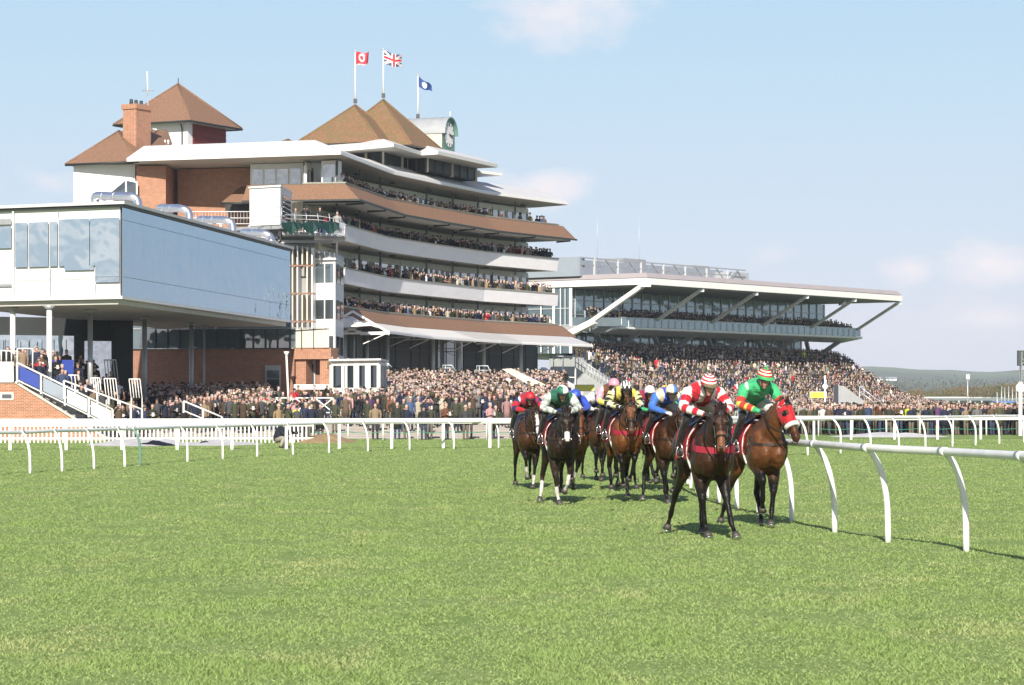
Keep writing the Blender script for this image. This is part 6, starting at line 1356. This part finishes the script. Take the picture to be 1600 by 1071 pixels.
# balconies of the main stand
SEGL = [(b2 - a2).length for a2, b2 in zip(BAY, BAY[1:])]; TL = sum(SEGL)
def bal(s, off):
    for i, l in enumerate(SEGL):
        if s <= l or i == len(SEGL) - 1: a2, b2 = BAY[i], BAY[i + 1]; d_ = (b2 - a2).normalized(); return a2.lerp(b2, min(s / l, 1)) + Vector((d_.y, -d_.x)) * off, math.atan2(d_.y, d_.x)
        s -= l
dens_ = {17.55: lambda t: .75 if t < .2 else (.6 if .25 < t < .45 else (.8 if .6 < t < .78 else (.3 if t > .96 else .06))), 14.47: lambda t: .92, 11.2: lambda t: .1 if t < .22 else .85, 8.25: lambda t: .95}
for zf, fn_ in dens_.items():
    for off in (-.42, -.95, -1.5):
        s = .3
        while s < TL - .3:
            if R.random() < fn_(s / TL) * (1 if off > -.9 else .75 if off > -1.4 else .45): p, an = bal(s + R.uniform(-.1, .1), off); add(p.x, p.y, zf + .05, 'balcony', an + R.gauss(0, .35))
            s += .52
PL = [p for p in PL if -60 < pxof(p[0], p[1]) < 1660]
# the largest in the picture become people of their own
def vis(p): return p[4] in ('front', 'centre', 'left', 'steps', 'right') 
order = sorted([p for p in PL if vis(p)], key=lambda p: p[1])
NIND = 278
# front people first; hold back those hidden behind two full rows
chosen = []; cells = {}
for p in order:
    if len(chosen) >= NIND: break
    px = pxof(p[0], p[1]); pyh = HZ - (p[2] + 1.62 - EYE) * F / p[1]; sc = F / p[1]
    hid = sum(1 for (a, b2, c) in cells.get(int(px // 20), []) + cells.get(int(px // 20) - 1, []) + cells.get(int(px // 20) + 1, []) if abs(a - px) < 3.2 and b2 < pyh + 2)
    if hid == 0: chosen.append(p); cells.setdefault(int(px // 20), []).append((px, pyh, sc))
cset = set(id(p) for p in chosen); rest = [p for p in PL if id(p) not in cset]
ZN = {'steps': 'on the steps at the left', 'left': 'left of the brick block', 'centre': 'on the centre terrace', 'front': 'on the grass edge', 'right': 'in the right enclosure'}
ZG = {'steps': 'spectators on the left steps', 'left': 'spectators left of the brick block', 'centre': 'spectators on the centre terrace', 'front': 'spectators on the grass edge', 'right': 'spectators in the right hand enclosure'}
recs = []
for i, p in enumerate(chosen):
    pose = R.choices(list(POSES), [.30, .26, .16, .16, .06, .06])[0]; hair = R.choices(list(HAIRS), [.34, .22, .14, .16, .08, .06])[0]; tr = R.randrange(4); coat = R.choices(CN, CW)[0]
    recs.append([p, pose, hair, tr, coat])
# people the photograph singles out
def special(px, y, z, pose, hair, tr, coat, lab, zone='front', rz=.2): x = (px - 800) * y / F; PL2.append(((x, y, z, rz, zone), pose, hair, tr, coat, lab))
PL2 = []; COATS['yellow'] = (.62, .72, .03)
special(464, 131, .03, 'card', 'grey hair', 1, 'yellow', 'steward in a fluorescent yellow coat before the brick piers')
special(527, 193.6, 14.5, 'plain', 'grey hair', 0, 'white', 'person in a white shirt on the upper balcony beside the netting', 'balcony')
special(1112, 298, 7.9, 'long', 'brown hair', 0, 'yellow', 'steward in yellow at the back of the far terrace', 'far'); PL2.pop()
special(1256, 349, 7.2, 'plain', 'brown hair', 0, 'yellow', 'steward in fluorescent yellow high on the far terrace near its right end', 'far')
special(477, 181.6, 13.95, 'glasses', 'dark hat', 0, 'black', 'cameraman in black standing on the platform with green netting', 'platform')
special(500, 181.8, 13.95, 'plain', 'brown hair', 0, 'black', 'second crew member in black at the right of the camera platform', 'platform')
special(462, 182, 13.95, 'plain', 'fair hair', 2, 'grey', 'crew member in grey at the left of the camera platform', 'platform')
special(544, 164, 3.0, 'glasses', 'grey hair', 2, 'olive', 'man in olive coat standing on the white balcony beside the kiosk', 'balcony')
special(519, 166.3, 3.1, 'plain', 'brown hair', 2, 'tan', 'person in tan leaning at the left of the white balcony', 'balcony')
special(528, 166.1, 3.1, 'long', 'brown hair', 1, 'charcoal', 'person in charcoal at the middle of the white balcony', 'balcony')
special(536, 165.9, 3.1, 'card', 'brown hair', 2, 'cream', 'person in cream reading on the white balcony', 'balcony')
special(1418, 148, .02, 'plain', 'brown hair', 0, 'yellow', 'steward in a yellow jacket above the right hand rail crowd', 'right')
def put(p, pose, hair, tr, coat, lab, grp):
    key = (pose, hair, tr)
    if key not in meshes: o = person_mb(pose, hair, tr).build('person'); meshes[key] = o.data; o.name = 'person'
    else: o = bpy.data.objects.new('person', meshes[key]); COL.objects.link(o)
    c = COATS[coat]; v = R.uniform(.55, 1.3); o.color = (c[0] * v, c[1] * v, c[2] * v, 1); o.location = p[:3]; o.rotation_euler.z = p[3] * 1.0; s = R.uniform(.94, 1.06); o.scale = (s, s, s); tag(o, lab, 'person', grp)
labs = {}
for i, (p, pose, hair, tr, coat) in enumerate(recs): labs.setdefault((coat, hair, pose, p[4]), []).append(i)
ORD = ['first', 'second', 'third', 'fourth', 'fifth', 'sixth', 'seventh', 'eighth']
for (coat, hair, pose, zone), ids in labs.items():
    ids.sort(key=lambda i: pxof(recs[i][0][0], recs[i][0][1]))
    for k, i in enumerate(ids):
        lab = 'person, %s, in %s %s %s %s' % (hair, coat, 'overcoat' if pose == 'long' else 'coat', POSES[pose], ZN[zone])
        if len(ids) > 1: lab = lab.replace('person', '%s person' % (['leftmost', 'rightmost'] if len(ids) == 2 else ['leftmost'] + ORD[1:7])[k], 1)
        lab = ' '.join(lab.split()); w_ = lab.split()
        if len(w_) > 16: lab = lab.replace('of the brick block', 'of the block')
        if len(w_) > 16: lab = lab.replace(' standing', '').replace('of long cut', 'long').replace('fluorescent ', '').replace('on the shaded terrace left of the brick block', 'left of the brick block').replace('in the terrace crowd below the main grandstand', 'on the centre terrace').replace('in the rail crowd before the far glass stand', 'in the right enclosure').replace('on the grass edge before the terrace', 'on the grass edge')
        lab = lab.replace(' , ', ', ')
        if len(lab.split()) > 16 or len(lab) > 110: print('LONG', lab)
        put(recs[i][0], pose, hair, tr=recs[i][3], coat=coat, lab=lab, grp=ZG[zone])
for (p, pose, hair, tr, coat, lab) in PL2:
    if len(lab.split()) > 16: print('LONG', lab)
for (p, pose, hair, tr, coat, lab) in PL2: put(p, pose, hair, tr, coat, lab, None)
# the crouching photographer
b_ = MB(); mat('coat_navy', (.012, .015, .025), .85, .2, 8); mat('stone', (.30, .27, .23), .8)
for s_ in (-1, 1):
    b_.tube([(s_ * .14, .10, .30), (s_ * .17, -.22, .42), (s_ * .17, -.28, .40)], [.12, .09, .08], 'stone', 9); b_.tube([(s_ * .17, -.26, .42), (s_ * .16, -.12, .12), (s_ * .16, -.14, .05)], [.085, .06, .055], 'stone', 9); b_.tube([(s_ * .16, -.06, .05), (s_ * .16, -.34, .04)], [.05, .045], 'shoe', 8)
    b_.tube([(s_ * .19, -.12, .78), (s_ * .28, -.28, .58), (s_ * .12, -.46, .56)], [.085, .07, .045], 'coat_navy', 9); b_.tube([(s_ * .12, -.46, .56), (s_ * .05, -.52, .58)], [.04, .035], 'skin', 7)
b_.tube([(0, .16, .26), (0, .12, .40), (0, .0, .62), (0, -.10, .80), (0, -.15, .88)], [.16, .21, .22, .20, .08], 'coat_navy', 12)
b_.tube([(0, -.15, .86), (0, -.19, .92)], .06, 'skin', 8); b_.ball((0, -.24, .98), (.078, .10, .115), 'skin', 10, 8); b_.ball((0, -.21, 1.01), (.085, .10, .105), 'head_brown_hair', 10, 8)
o = b_.build('person'); gp_ = G(438, 700); o.location = gp_; o.rotation_euler.z = 1.15; tag(o, 'photographer in a dark jacket crouching on the grass behind the rail', 'person')
m = MB(); m.box((0, 0, 0), (.16, .10, .12), 'black'); m.tube([(0, -.05, 0), (0, -.26, 0)], [.045, .06], 'black', 10); o2 = m.build('camera_body'); o2.name = 'photo_camera'; o2.location = gp_ + Vector((.50, -.22, .62)); o2.rotation_euler.z = 1.15; tag(o2, 'black camera with long lens held by the crouching photographer', 'camera')

# everyone else: one crowd
def crowd():
    r = np.random.default_rng(3); protos = []
    for pose in ('plain', 'long', 'card', 'glasses'):
        for hair in ('brown hair', 'flat cap', 'dark hat'):
            m = person_mb(pose, hair, 0, n=5, coatm='white_paint', skinm='cream', hairm='black', trm='tile'); v = np.array(m.v); F_ = m.f; vm = np.zeros(len(v), int)
            for f, k in zip(m.f, m.m): vm[list(f)] = {'white_paint': 0, 'cream': 1, 'black': 2, 'tile': 3}[m.mats[k].name]
            protos.append((v, F_, vm))
    V = []; LV = []; LS = []; C = []; off = 0; lo = 0; cw = np.array([COATS[c] for c in CN]); hw = np.array(list(HAIRS.values())); tw = np.array(TROU)
    cp_ = np.array(CW)
    for p in rest:
        v, F_, vm = protos[r.integers(len(protos))]; a = p[3]; s = r.uniform(.92, 1.06); ca, sa = math.cos(a), math.sin(a)
        q = np.empty_like(v); q[:, 0] = (v[:, 0] * ca - v[:, 1] * sa) * s + p[0]; q[:, 1] = (v[:, 0] * sa + v[:, 1] * ca) * s + p[1]; q[:, 2] = v[:, 2] * s + p[2]
        pal = np.array([cw[r.choice(len(cw), p=cp_)] * r.uniform(.4, 1.8), np.array((.60, .41, .37)) * r.uniform(.55, 1.35), hw[r.integers(len(hw))], tw[r.integers(len(tw))]])
        V.append(q); C.append(pal[vm]); 
        for f in F_: LV.extend([i + off for i in f]); LS.append(lo); lo += len(f)
        off += len(v)
    V = np.concatenate(V); C = np.concatenate(C)
    me = bpy.data.meshes.new('crowd'); me.vertices.add(len(V)); me.vertices.foreach_set('co', V.reshape(-1)); me.loops.add(len(LV)); me.loops.foreach_set('vertex_index', np.array(LV, dtype=np.int32)); me.polygons.add(len(LS)); me.polygons.foreach_set('loop_start', np.array(LS, dtype=np.int32))
    ca_ = me.color_attributes.new('tint', 'FLOAT_COLOR', 'POINT'); ca_.data.foreach_set('color', np.concatenate([C, np.ones((len(C), 1))], 1).reshape(-1)); me.update(calc_edges=True); me.materials.append(MATS['crowd'])
    o = bpy.data.objects.new('crowd', me); COL.objects.link(o); tag(o, 'dense crowd of spectators filling the terraces and balconies', 'crowd', kind='stuff')
    print('crowd', len(rest), 'individuals', len(recs))
crowd()
# ---------------------------------------------------------------- the air
hz = MB(); hz.box((0, 2300, 37), (6400, 4700, 76), 'black'); ho = hz.build('haze'); ho.data.materials.clear()
vm_ = bpy.data.materials.new('air'); vm_.use_nodes = True; vn = vm_.node_tree.nodes; vn.remove(vn['Principled BSDF']); pv_ = vn.new('ShaderNodeVolumePrincipled'); pv_.inputs['Color'].default_value = (.78, .87, 1, 1); pv_.inputs['Density'].default_value = .00013; pv_.inputs['Anisotropy'].default_value = -.1
vm_.node_tree.links.new(pv_.outputs[0], vn['Material Output'].inputs['Volume']); ho.data.materials.append(vm_); tag(ho, 'thin pale blue haze softening the distant hills', 'haze', kind='stuff')
